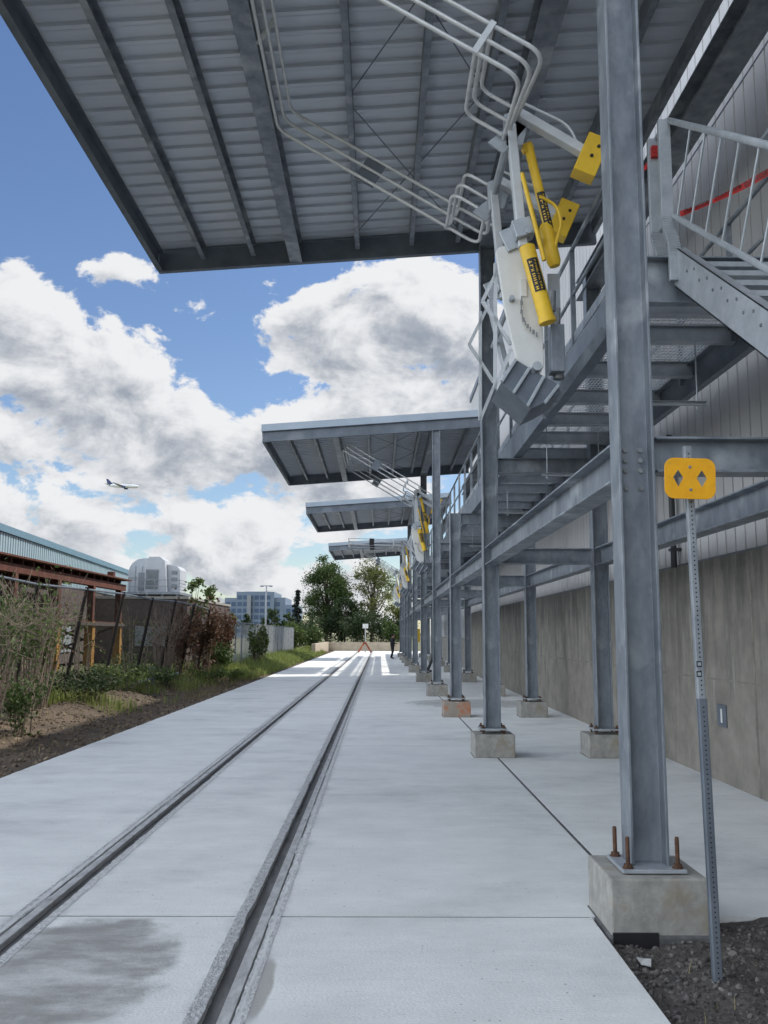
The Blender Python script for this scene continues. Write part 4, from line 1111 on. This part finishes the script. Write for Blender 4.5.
# distant office block
of = empty('office_block', (-52, 400, 0), 'distant stepped grey blue office block with rows of windows', 'building')
M['office'] = mat('office_grey', (.19, .24, .31), (.16, .21, .28), scale=.05, rough=.8)
M['office_glass'] = mat('office_glass', (.045, .09, .17), (.035, .07, .14), scale=.1, rough=.2)
def offx(px): return (px - 380) / 900 * 396
cx = []
for x0, x1, top, yo in ((213, 224, 603, 0), (224, 236, 598, 1), (236, 274, 592, 0), (274, 285, 597.5, 1), (285, 297, 605, 0)):
    zt = P(300, top, 400).z; a, b = offx(x0), offx(x1)
    m = MB(); m.box(a + .02, b - .02, 400 + yo, 430, 0, zt); w_ = m.build('wing', M['office'], of)
    z = 2.2
    while z < zt - 2.0:
        x = a + .5
        while x + 1.9 < b - .3:
            m = MB(); m.box(x, x + 1.9, 399.9 + yo, 399.98 + yo, z, z + 1.8); m.build('window', M['office_glass'], w_); x += 2.5
        z += 2.9
m = MB(); m.box(offx(247), offx(251), 398.6, 400, 0, P(0, 594, 400).z); m.build('stair_core', M['brownsteel'] if False else M['louver'], of)
m = MB(); m.box(offx(242), offx(268), 405, 420, P(0, 592.2, 400).z, P(0, 590, 400).z); m.build('plant_room', M['office'], of)

hv.location = (-17.2, 69, 4.4)
hv.scale = (.8, .8, .84)
lp = empty('light_pole', (-11.3, 90, 0), 'tall thin silver lamp pole with a short cross head beyond the fence', 'lamp pole')
m = MB(); m.tube([(-11.3, 90, -.2), (-11.3, 90, 6.5)], .1, 8, r2=.06); m.build('pole', M['galv_light'], lp, smooth=True)
m = MB(); m.box(-11.9, -10.7, 89.95, 90.05, 6.48, 6.55)
for x in (-11.75, -10.85): m.box(x - .15, x + .15, 89.8, 90.2, 6.42, 6.49)
m.build('lamp_head', M['galv'], lp)

# ------------------------------------------------------------------ vegetation
def leaf_quad(mb, p, s, rg, flat=.0):
    a = Vector((rg.gauss(0, 1), rg.gauss(0, 1), rg.gauss(0, 1))).normalized(); b = a.cross(Vector((rg.gauss(0, 1), rg.gauss(0, 1), rg.gauss(0, 1)))).normalized()
    a *= s; b *= s * .55
    o = len(mb.v)
    mb.v += [tuple(p - a), tuple(p - a * .2 + b), tuple(p + a), tuple(p - a * .2 - b)]
    mb.f.append((o, o + 1, o + 2, o + 3)); mb.m.append(0)
def tree(name, label, cat, base, h, rx, trunk_h, leafm, seed, nclump=46, per=95, leaf=.13, ry=None, shape=1.0, group=None, airy=.55):
    rg = random.Random(seed); base = Vector(base); root = empty(name, base, label, cat, group); ry = ry or rx
    tm = MB(); lm = MB()
    top = base + Vector((rg.uniform(-.3, .3), rg.uniform(-.3, .3), h * .8))
    mid = base.lerp(top, .5) + Vector((rg.uniform(-.25, .25), 0, 0))
    rt = .018 * h
    tm.tube([base - Vector((0, 0, .3)), base + Vector((0, 0, h * .1)), mid, top], rt * 1.3, 7, r2=rt * .25)
    cc = base + Vector((0, 0, trunk_h + (h - trunk_h) * .5)); rz = (h - trunk_h) * .5
    for k in range(nclump):
        # clump centres biased to the shell
        while True:
            d = Vector((rg.uniform(-1, 1), rg.uniform(-1, 1), rg.uniform(-1, 1)))
            if .12 < d.length < 1: break
        d = d.normalized() * (rg.uniform(.35, 1) ** .6)
        taper = 1 - .35 * max(0, d.z) * shape
        c = cc + Vector((d.x * rx * taper, d.y * ry * taper, d.z * rz))
        c += Vector((nz(c.x, c.y, c.z), nz(c.y, c.z, c.x), nz(c.z, c.x, c.y))) * rx * .3
        st_ = base.lerp(top, min(.95, max(.25, (c.z - base.z) / h - .22)))
        m1 = st_.lerp(c, .5) + Vector((0, 0, -.05 * rx))
        tm.tube([st_, m1, c], rt * .32, 5, r2=rt * .06)
        cr = rx * rg.uniform(.2, .42) * airy / .55
        n = int(per * rg.uniform(.6, 1.3))
        for _ in range(n):
            g_ = Vector((rg.gauss(0, .5), rg.gauss(0, .5), rg.gauss(0, .38))) * cr
            leaf_quad(lm, c + g_, leaf * rg.uniform(.6, 1.25), rg)
    tm.build('trunk', M['bark'], root, smooth=True, fix=False)
    lm.build('crown', M[leafm], root, fix=False)
    return root
tree('deciduous_tree', 'taller dark green tree with a dense crown behind the end wall, left of the pair', 'tree', (-6.3, 108, 0), 11.2, 2.9, 2.2, 'leaf_mid', 11, 75, 260, .12, group='trees behind the end wall')
tree('deciduous_tree', 'airy yellow green tree with open branches behind the end wall, right of the pair', 'tree', (-1.0, 110, 0), 10.8, 3.1, 3.2, 'leaf_lite', 23, 56, 170, .115, group='trees behind the end wall', airy=.5)
tree('deciduous_tree', 'small bright olive tree at the far right, half hidden by the column row', 'tree', (2.6, 112, 0), 5.2, 2.2, .6, 'leaf_lite', 31, 34, 150, .13, group='trees behind the end wall')
tree('deciduous_tree', 'dark slim tree squeezed between the tall tree and the end wall', 'tree', (-4.0, 104, 0), 6.6, 1.6, 1.0, 'leaf_dark', 37, 40, 180, .13, group='trees behind the end wall')
# conifer
rg = random.Random(5); cb = Vector((-9.7, 105, 0)); root = empty('conifer', cb, 'dark ragged conifer left of the tall trees', 'tree')
tm = MB(); lm = MB(); tm.tube([cb - Vector((0, 0, .2)), cb + Vector((.2, 0, 7.0))], .13, 7, r2=.03)
z = 1.4
while z < 6.9:
    L_ = 1.5 * (1 - (z / 7.3)) ** 1. * rg.uniform(.6, 1.25)
    for k in range(5):
        a = rg.uniform(0, 6.28); d = Vector((math.cos(a), math.sin(a), -.12 + rg.uniform(-.1, .25))); s0 = cb + Vector((.2 * z / 7, 0, z)); e = s0 + d * L_ * rg.uniform(.6, 1.1)
        tm.tube([s0, e], .025, 4, r2=.008)
        for q in range(int(46)):
            p = s0.lerp(e, rg.random() ** .6) + Vector((rg.gauss(0, .1), rg.gauss(0, .1), rg.gauss(-.04, .08))); leaf_quad(lm, p, .11, rg)
    z += .33
tm.build('trunk', M['bark'], root); lm.build('crown', M['leaf_conifer'], root, fix=False)

def shrub(label, base, h, r, leafm, seed, n=900, leaf=.07, stems=7, stemm='stem', name='shrub', group='shrubs', dens_low=.0, ry=None, wild=0.):
    rg = random.Random(seed); base = Vector(base); root = empty(name, base, label, 'shrub' if name == 'shrub' else 'plant', group)
    tm = MB(); lm = MB(); ry = ry or r; tips = []
    for k in range(stems):
        a = rg.uniform(0, 6.28); q = rg.uniform(.3, 1)
        e = base + Vector((math.cos(a) * r * q * .9, math.sin(a) * ry * q * .9, h * rg.uniform(.6, 1.0)))
        s0 = base + Vector((math.cos(a) * r * .25, math.sin(a) * ry * .25, -.1))
        mid = s0.lerp(e, .5) + Vector((rg.uniform(-.1, .1), rg.uniform(-.1, .1), h * .1 + wild * rg.uniform(-.1, .2)))
        tm.tube([s0, mid, e], .012 + .006 * h, 5, r2=.004)
        tips.append((s0, mid, e))
        for _ in range(int(2 + wild * 3)):
            t = rg.uniform(.3, .9); p = mid.lerp(e, t); e2 = p + Vector((rg.gauss(0, .3) * r, rg.gauss(0, .3) * r, rg.uniform(-.1, .35) * h)); tm.tube([p, e2], .006, 4, r2=.003); tips.append((mid, p, e2))
    for _ in range(n):
        s0, mid, e = rg.choice(tips); t = rg.random() ** .7
        p = (s0.lerp(mid, t * 2) if t < .5 else mid.lerp(e, t * 2 - 1)) + Vector((rg.gauss(0, .16) * r, rg.gauss(0, .16) * ry, rg.gauss(0, .09) * h))
        if p.z < base.z: p.z = base.z + .03
        leaf_quad(lm, p, leaf * rg.uniform(.5, 1.3), rg)
    tm.build('stems', M[stemm], root, smooth=True, fix=False); lm.build('foliage', M[leafm], root, fix=False)
    return root
V = verge_z
G1 = 'shrubs behind the end wall'
for i, (x, y, h, r, lm_, lb) in enumerate([
    (-8.0, 99, 3.4, 1.7, 'leaf_dark', 'dark bush at the left end of the far low wall'), (-3.2, 101, 3.6, 1.9, 'leaf_dark', 'dark bush behind the low end wall under the tall tree'),
    (-.3, 102, 3.9, 2.0, 'leaf_dark', 'dark bush behind the white sign of the track stop'), (1.6, 101, 3.2, 1.5, 'leaf_mid', 'mid green bush above the head of the person in black'),
    (-6.6, 88, 2.3, 1.2, 'leaf_mid', 'leafy bush just left of the side wing of the low wall'), (-7.6, 82, 2.6, 1.1, 'leaf_weed', 'bright bush where the silver fence ends'),
    (-10.5, 100, 2.6, 1.8, 'leaf_mid', 'bush below the dark conifer'), (-5.4, 103, 4.2, 2.0, 'leaf_dark', 'tall dark bush behind the left corner of the end wall'),
    (-1.8, 106, 4.6, 2.2, 'leaf_dark', 'high dark thicket between the two tall trees'), (2.6, 105, 3.4, 1.8, 'leaf_dark', 'dark thicket behind the right end of the low wall'), (-12.6, 97, 2.4, 1.8, 'leaf_weed', 'light bush between the lamp pole and the conifer')]):
    shrub(lb, (x, y, 0), h, r, lm_, 50 + i, 2600, .13, 9, group=G1)
# distant tree line in front of the office
for i, (px, w, topy, lm_, lb) in enumerate([(232, 10, 612, 'leaf_lite', 'pale distant tree left of the office block base'), (246, 8, 613, 'leaf_dark', 'small dark distant tree in front of the stair core'),
                                          (272, 16, 609, 'leaf_dark', 'broad dark distant tree in front of the office block'), (288, 12, 611, 'leaf_mid', 'green distant tree right of the lamp pole'), (205, 16, 617, 'leaf_dark', 'distant dark tree beside the vine covered fence')]):
    Y_ = 230; b = P(px, 630, Y_); h = P(px, topy, Y_).z
    tree('distant_tree', lb, 'tree', (b.x, Y_, 0), h, w * Y_ / 900 / 1.6, h * .2, lm_, 70 + i, 26, 70, .34, group='distant trees before the office block')
# vines and saplings on the fence
G2 = 'vines on the leaning fence'
for i, (x, y, h, r, lm_, n, lb) in enumerate([
    (-6.9, 35.6, 2.6, .75, 'leaf_red', 2600, 'thick red brown vine heap over the end of the leaning fence'), (-6.7, 38.6, 2.4, .7, 'leaf_red', 2200, 'red brown vine over the first silver fence panels'),
    (-7.2, 33.0, 2.5, .7, 'leaf_red', 1500, 'thin brown vine on the leaning fence left of the thick heap'), (-6.6, 37.2, 1.3, .7, 'leaf_mid', 1300, 'dark green bush at the foot of the red brown vines'),
    (-6.2, 45.5, 2.0, .35, 'leaf_weed', 900, 'tall slim green weed column against the silver fence'), (-6.3, 49.5, 2.1, .35, 'leaf_weed', 900, 'second slim green weed column farther along the silver fence')]):
    shrub(lb, (x, y, .05), h, r, lm_, 90 + i, n, .075, 10, group=G2, ry=r * 1.6)
tree('sapling', 'spindly sapling rising above the vine covered fence end', 'tree', (-7.6, 37.5, 0), 4.1, .75, 2.3, 'leaf_weed', 97, 14, 45, .09)
# left foreground weeds
G3 = 'weeds on the near dirt bank'
for i, (x, y, h, r, lm_, n, w, lb) in enumerate([
    (-6.35, 14.6, 2.3, .8, 'leaf_mid', 1500, 1.6, 'tangle of bare stems and leaves at the left edge of the picture'), (-6.7, 17.0, 2.4, .85, 'leaf_weed', 1700, 1.4, 'tall leafy tangle with pale dry stems before the fence'),
    (-5.95, 15.4, .9, .5, 'leaf_mid', 900, .4, 'low dark green clump in front of the stem tangle'), (-6.8, 21.0, .6, .9, 'leaf_dark', 1500, .3, 'dark low clump between the first leaning posts'),
    (-6.9, 24.5, .75, 1.0, 'leaf_weed', 1900, .3, 'bright green weed patch below the ochre posts'), (-6.6, 27.5, .6, .8, 'leaf_mid', 1200, .3, 'green weeds around the pale pipe rail'),
    (-9.0, 24, 1.0, 1.0, 'leaf_mid', 1500, 1.0, 'bush behind the fence below the brown canopy'), (-9.4, 29, .9, 1.1, 'leaf_weed', 1600, 1.0, 'light bush behind the fence beside the ochre posts'), (-8.9, 19.4, 2.4, 1.1, 'leaf_weed', 1300, 1.4, 'yellow green bush behind the fence at the left'),
    (-9.5, 35, 1.3, 1.2, 'leaf_mid', 1400, .8, 'bush behind the fence in front of the brown block'),
    (-7.15, 30.2, 2.2, .7, 'leaf_red', 500, 1.5, 'thin brown climbing stems on the fence before the brown block'), (-7.2, 26.8, 2.1, .6, 'leaf_weed', 260, .9, 'sparse climbing stems on the fence left of the pale panel'), (-7.4, 22.6, 2.3, .6, 'leaf_weed', 240, .9, 'bare twiggy stems on the fence before the ochre posts'), (-7.3, 19.5, 2.5, .7, 'leaf_red', 500, 1.8, 'brown twiggy tangle on the fence near the left edge'),
    (-5.9, 31.5, .55, .7, 'leaf_weed', 1000, .2, 'small weeds on the bank before the vines'), (-5.7, 34.5, .5, .6, 'leaf_weed', 900, .2, 'small weeds at the edge of the pad')]):
    shrub(lb, (x, y, V(x, y)), h, r, lm_, 120 + i, n, .042, 34 if w > 1 else 8, group=G3, wild=w, ry=r * 1.3)
# grass: blades along the verge
gb = MB(); dg_ = MB(); rg = random.Random(9)
def blade(mb, x, y, z, h, rg, w=.008):
    a = rg.uniform(0, 6.28); d = Vector((math.cos(a), math.sin(a), 0)); s_ = Vector((-d.y, d.x, 0)) * w
    b = Vector((x, y, z)); k = rg.uniform(.1, .5) * h
    p1 = b + Vector((0, 0, h * .6)) + d * k * .35; p2 = b + Vector((0, 0, h)) + d * k
    o = len(mb.v); mb.v += [tuple(b - s_), tuple(b + s_), tuple(p1 + s_ * .7), tuple(p1 - s_ * .7), tuple(p2)]
    mb.f += [(o, o + 1, o + 2, o + 3), (o + 3, o + 2, o + 4)]; mb.m += [0, 0]
for _ in range(26000):
    y = 36 + 50 * rg.random(); x = -4.95 - 1.9 * rg.random() ** .8
    if nz(x * .6, y * .35, 3) < -.15: continue
    blade(gb, x, y, V(x, y) - .02, rg.uniform(.12, .5) * (.5 + .5 * min(1, (-4.9 - x) / .8)) * 1.15, rg, .016)
for _ in range(9000):
    y = 19 + 19 * rg.random(); x = -5.2 - 2.6 * rg.random() ** .7
    if nz(x * .9, y * .5, 7) < .12 or y < 16.5: continue
    blade(gb, x, y, V(x, y) - .02, rg.uniform(.1, .38), rg, .009)
for _ in range(9000):
    y = 10 + 60 * rg.random(); x = -7.2 - 2.6 * rg.random()
    blade(gb, x, y, V(x, y) - .05, rg.uniform(.3, .8), rg, .013)
gb.build('grass', M['grass'], fix=False)['kind'] = 'stuff'
for _ in range(9000):
    y = 12 + 29 * rg.random(); x = -5.0 - 2.3 * rg.random()
    if nz(x * .9, y * .6, 17) < -.1 or (y < 25 and rg.random() < .9): continue
    blade(dg_, x, y, V(x, y) - .02, rg.uniform(.06, .22), rg, .008)
for _ in range(60):
    x = 1.45 + .7 * rg.random(); y = 4.3 + 1 * rg.random(); 
    if rg.random() < .3: blade(dg_, x, y, pit_z(x, y), rg.uniform(.04, .1), rg, .003)
dg_.build('dry_grass', M['drygrass'], fix=False)['kind'] = 'stuff'
# litter by the near footing
m = MB(); c = Vector((1.52, 5.42, pit_z(1.52, 5.42) + .015))
pts_ = [(-.035, -.05, .012), (.02, -.055, .0), (.04, .01, .02), (.012, .055, .006), (-.04, .03, .022)]
m._add([tuple(c + Vector(p)) for p in pts_] + [tuple(c + Vector(p) + Vector((0, 0, .004))) for p in pts_], [(0, 1, 2), (0, 2, 3), (0, 3, 4), (5, 7, 6), (5, 8, 7), (5, 9, 8)])
tag(m.build('paper_scrap', M['sign_white']), 'crumpled pale scrap on the gravel below the near footing', 'scrap')

# ------------------------------------------------------------------ airliner
jc = P(123, 486, 1000)
jet = empty('airliner', jc, 'white airliner with a dark blue tail crossing the sky on the left', 'airliner')
def J(x, y, z): return jc + Vector((x, y, z))
m = MB(); m.lathe(J(-18, 0, .6), J(18, 0, -.6), [(0, .3), (.06, 1.0), (.2, 1.85), (.3, 2.0), (.86, 2.0), (.94, 1.6), (.98, .9), (1, .1)], 20); m.build('fuselage', M['jetwhite'], jet, smooth=True)
for s in (-1, 1):
    m = MB(); m.prism([J(3.5, s * 1.5, -.9), J(-3.2, s * 1.5, -.9), J(-7.2, s * 16.5, .9), J(-5.4, s * 16.5, .9)], (0, 0, .4)); m.build('wing', M['jetgrey'], jet)
    m = MB(); m.lathe(J(4, s * 5.6, -1.9), J(-.4, s * 5.6, -1.9), [(0, .95), (.2, 1.15), (.8, 1.0), (1, .6)], 12); m.build('engine', M['jetblue'], jet, smooth=True)
    m = MB(); m.prism([J(-13.5, s * .8, 1.1), J(-17, s * .8, 1.1), J(-18.6, s * 6, 1.6), J(-17.2, s * 6, 1.6)], (0, 0, .25)); m.build('stabiliser', M['jetgrey'], jet)
m = MB(); m.prism([J(-11.2, -.2, 2.2), J(-17.4, -.2, 1.6), J(-19.2, -.2, 8), J(-17.2, -.2, 8)], (0, .4, 0)); m.build('tail_fin', M['jetblue'], jet)

# ------------------------------------------------------------------ light and sky
SUN_EL, SUN_AZ = 50, 67           # azimuth clockwise from +Y (along the track)
sdir = Vector((math.cos(R(SUN_EL)) * math.sin(R(SUN_AZ)), math.cos(R(SUN_EL)) * math.cos(R(SUN_AZ)), math.sin(R(SUN_EL))))
sd = bpy.data.lights.new('sun', 'SUN'); sd.energy = 2.0; sd.angle = R(.6); sd.color = (1, .95, .87)
so = bpy.data.objects.new('sun', sd); COL.objects.link(so); so.rotation_euler = sdir.to_track_quat('Z', 'Y').to_euler(); so.location = (20, 20, 40)

W = bpy.data.worlds.new('World'); scn.world = W; W.use_nodes = True
nt = W.node_tree; L = nt.links; bg = nt.nodes['Background']; STR = .1; bg.inputs['Strength'].default_value = STR
sky = nd(nt, 'ShaderNodeTexSky', sky_type='NISHITA'); sky.sun_disc = False; sky.sun_elevation = R(SUN_EL); sky.sun_rotation = R(SUN_AZ)
sky.air_density = 1.0; sky.dust_density = .6; sky.ozone_density = 1.6
def mth(nt, op, *a):
    n = nd(nt, 'ShaderNodeMath', operation=op)
    for i, v in enumerate(a):
        if isinstance(v, (int, float)): n.inputs[i].default_value = v
        else: nt.links.new(v, n.inputs[i])
    return n.outputs[0]
def smooth(nt, v, a, b, lo=0., hi=1.):
    n = nd(nt, 'ShaderNodeMapRange', interpolation_type='SMOOTHSTEP')
    for k, x in (('From Min', a), ('From Max', b), ('To Min', lo), ('To Max', hi)): n.inputs[k].default_value = x
    nt.links.new(v, n.inputs['Value']); return n.outputs[0]
# clouds as a function of sky direction (azimuth u, elevation v)
clouds = [(95, 375, 92, 52, .62), (25, 335, 60, 42, .42), (118, 352, 46, 30, .2), (108, 272, 66, 27, .46), (330, 300, 130, 40, .52), (425, 345, 90, 62, .6), (300, 365, 40, 32, .3), (560, 330, 120, 90, .5),
          (215, 438, 110, 42, .5), (50, 445, 90, 36, .38), (330, 445, 120, 50, .45), (130, 545, 240, 45, .42), (400, 500, 160, 60, .25), (0, 80, 22, 45, .42), (10, 262, 26, 22, .35), (45, 15, 40, 14, .2),
          (150, 130, 150, 95, -.6), (222, 352, 36, 62, -.42), (60, 492, 44, 13, -.3), (352, 548, 60, 16, -.25), (30, 200, 60, 40, -.3), (250, 240, 50, 30, -.3), (160, 300, 24, 16, -.25)]
tc = nd(nt, 'ShaderNodeTexCoord'); sp = nd(nt, 'ShaderNodeSeparateXYZ')
nrmz = nd(nt, 'ShaderNodeVectorMath', operation='NORMALIZE'); L.new(tc.outputs['Generated'], nrmz.inputs[0]); L.new(nrmz.outputs[0], sp.inputs[0])
U = mth(nt, 'ARCTAN2', sp.outputs['X'], sp.outputs['Y']); Vv = mth(nt, 'ARCSINE', sp.outputs['Z'])
uv = nd(nt, 'ShaderNodeCombineXYZ'); L.new(U, uv.inputs[0]); L.new(Vv, uv.inputs[1]); UV = uv.outputs[0]
def vm(op, a, *c):
    n = nd(nt, 'ShaderNodeVectorMath', operation=op)
    for i, x in enumerate((a,) + c):
        if isinstance(x, tuple): n.inputs[i].default_value = x
        else: L.new(x, n.inputs[i])
    return n
def noise2(vec, scale, detail, rough=.56, dist=.0):
    n = nd(nt, 'ShaderNodeTexNoise', noise_dimensions='2D'); n.inputs['Scale'].default_value = scale; n.inputs['Detail'].default_value = detail
    n.inputs['Roughness'].default_value = rough; n.inputs['Distortion'].default_value = dist; L.new(vec, n.inputs['Vector']); return n.outputs['Fac']
acc = 0.; lift = 0.
for px, py, rx, ry, w in clouds:
    u0, v0 = DIR(px, py); sx, sy = F / rx, F / ry
    q = vm('MULTIPLY_ADD', UV, (sx, sy, 0), (-u0 * sx, -v0 * sy, 0)).outputs[0]
    r2 = vm('DOT_PRODUCT', q, q).outputs['Value']
    e = mth(nt, 'MULTIPLY', mth(nt, 'POWER', .3679, r2), w)
    acc = mth(nt, 'ADD', e, acc)
    if w > .3:
        b_ = vm('DOT_PRODUCT', q, (.35, 1, 0)).outputs['Value']
        lift = mth(nt, 'MULTIPLY_ADD', e, b_, lift)
sc2 = vm('MULTIPLY', UV, (1., 1.55, 0)).outputs[0]
nA = noise2(sc2, 10.5, 9, .6, .15)
sc3 = vm('ADD', sc2, (.012, .034, 0)).outputs[0]
nB = noise2(sc3, 10.5, 6, .6, .15)
vo = nd(nt, 'ShaderNodeTexVoronoi', feature='F1', voronoi_dimensions='2D'); vo.inputs['Scale'].default_value = 24; L.new(vm('ADD', sc2, (0, 0, 0)).outputs[0], vo.inputs['Vector'])
base = smooth(nt, Vv, .05, .42, .06, -.2)
d0 = mth(nt, 'ADD', mth(nt, 'ADD', acc, base), mth(nt, 'MULTIPLY', mth(nt, 'SUBTRACT', nA, .5), 2.5))
d0 = mth(nt, 'ADD', d0, smooth(nt, mth(nt, 'ABSOLUTE', U), .55, 1.0, 0., .28))
cov = smooth(nt, d0, .02, .24)
relief = mth(nt, 'SUBTRACT', nA, nB)
li = mth(nt, 'DIVIDE', lift, mth(nt, 'ADD', mth(nt, 'ABSOLUTE', acc), .25))
br = mth(nt, 'ADD', mth(nt, 'MULTIPLY_ADD', relief, 2.1, .66), mth(nt, 'MULTIPLY', li, .55))
br = mth(nt, 'SUBTRACT', br, smooth(nt, d0, .45, 1.2, 0., .22))
br = mth(nt, 'ADD', br, smooth(nt, d0, .0, .45, .3, .0))
ccol = nd(nt, 'ShaderNodeMix', data_type='RGBA'); L.new(smooth(nt, br, .0, 1.0), ccol.inputs[0])
CW = 3.7
ccol.inputs[7].default_value = (CW, CW * 1.01, CW * 1.03, 1); ccol.inputs[6].default_value = (CW * .37, CW * .42, CW * .5, 1)
# unseen clouds behind the camera boosted to add light on the shaded slab
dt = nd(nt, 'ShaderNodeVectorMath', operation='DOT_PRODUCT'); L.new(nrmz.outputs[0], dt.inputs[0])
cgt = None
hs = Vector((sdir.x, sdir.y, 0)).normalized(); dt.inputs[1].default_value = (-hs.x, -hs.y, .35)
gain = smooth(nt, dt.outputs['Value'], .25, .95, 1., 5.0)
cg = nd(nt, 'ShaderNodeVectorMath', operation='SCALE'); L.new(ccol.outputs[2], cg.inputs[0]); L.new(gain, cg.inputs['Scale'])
skc = nd(nt, 'ShaderNodeHueSaturation'); skc.inputs['Saturation'].default_value = 1.12; skc.inputs['Hue'].default_value = .506; skc.inputs['Value'].default_value = .6; L.new(sky.outputs[0], skc.inputs['Color'])
tint = nd(nt, 'ShaderNodeMix', data_type='RGBA'); L.new(smooth(nt, dt.outputs['Value'], .2, .6), tint.inputs[0]); tint.inputs[6].default_value = (1, 1, 1, 1); tint.inputs[7].default_value = (.955, 1.005, 1.03, 1)  # cool tint added to the boosted unseen clouds, for bluer slab light
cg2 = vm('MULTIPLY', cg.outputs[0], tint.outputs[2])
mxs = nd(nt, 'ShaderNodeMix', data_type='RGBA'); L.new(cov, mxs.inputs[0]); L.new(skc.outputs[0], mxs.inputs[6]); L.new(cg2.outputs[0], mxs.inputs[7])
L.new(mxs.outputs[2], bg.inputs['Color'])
W.cycles.sampling_method = 'MANUAL'; W.cycles.sample_map_resolution = 1024

scn.view_settings.view_transform = 'Standard'; scn.view_settings.look = 'None'; scn.view_settings.exposure = 1.22; scn.view_settings.gamma = 1
scn.view_settings.use_curve_mapping = False
scn.cycles.use_denoising = True
scn.cycles.max_bounces = 5; scn.cycles.diffuse_bounces = 3; scn.cycles.transparent_max_bounces = 8
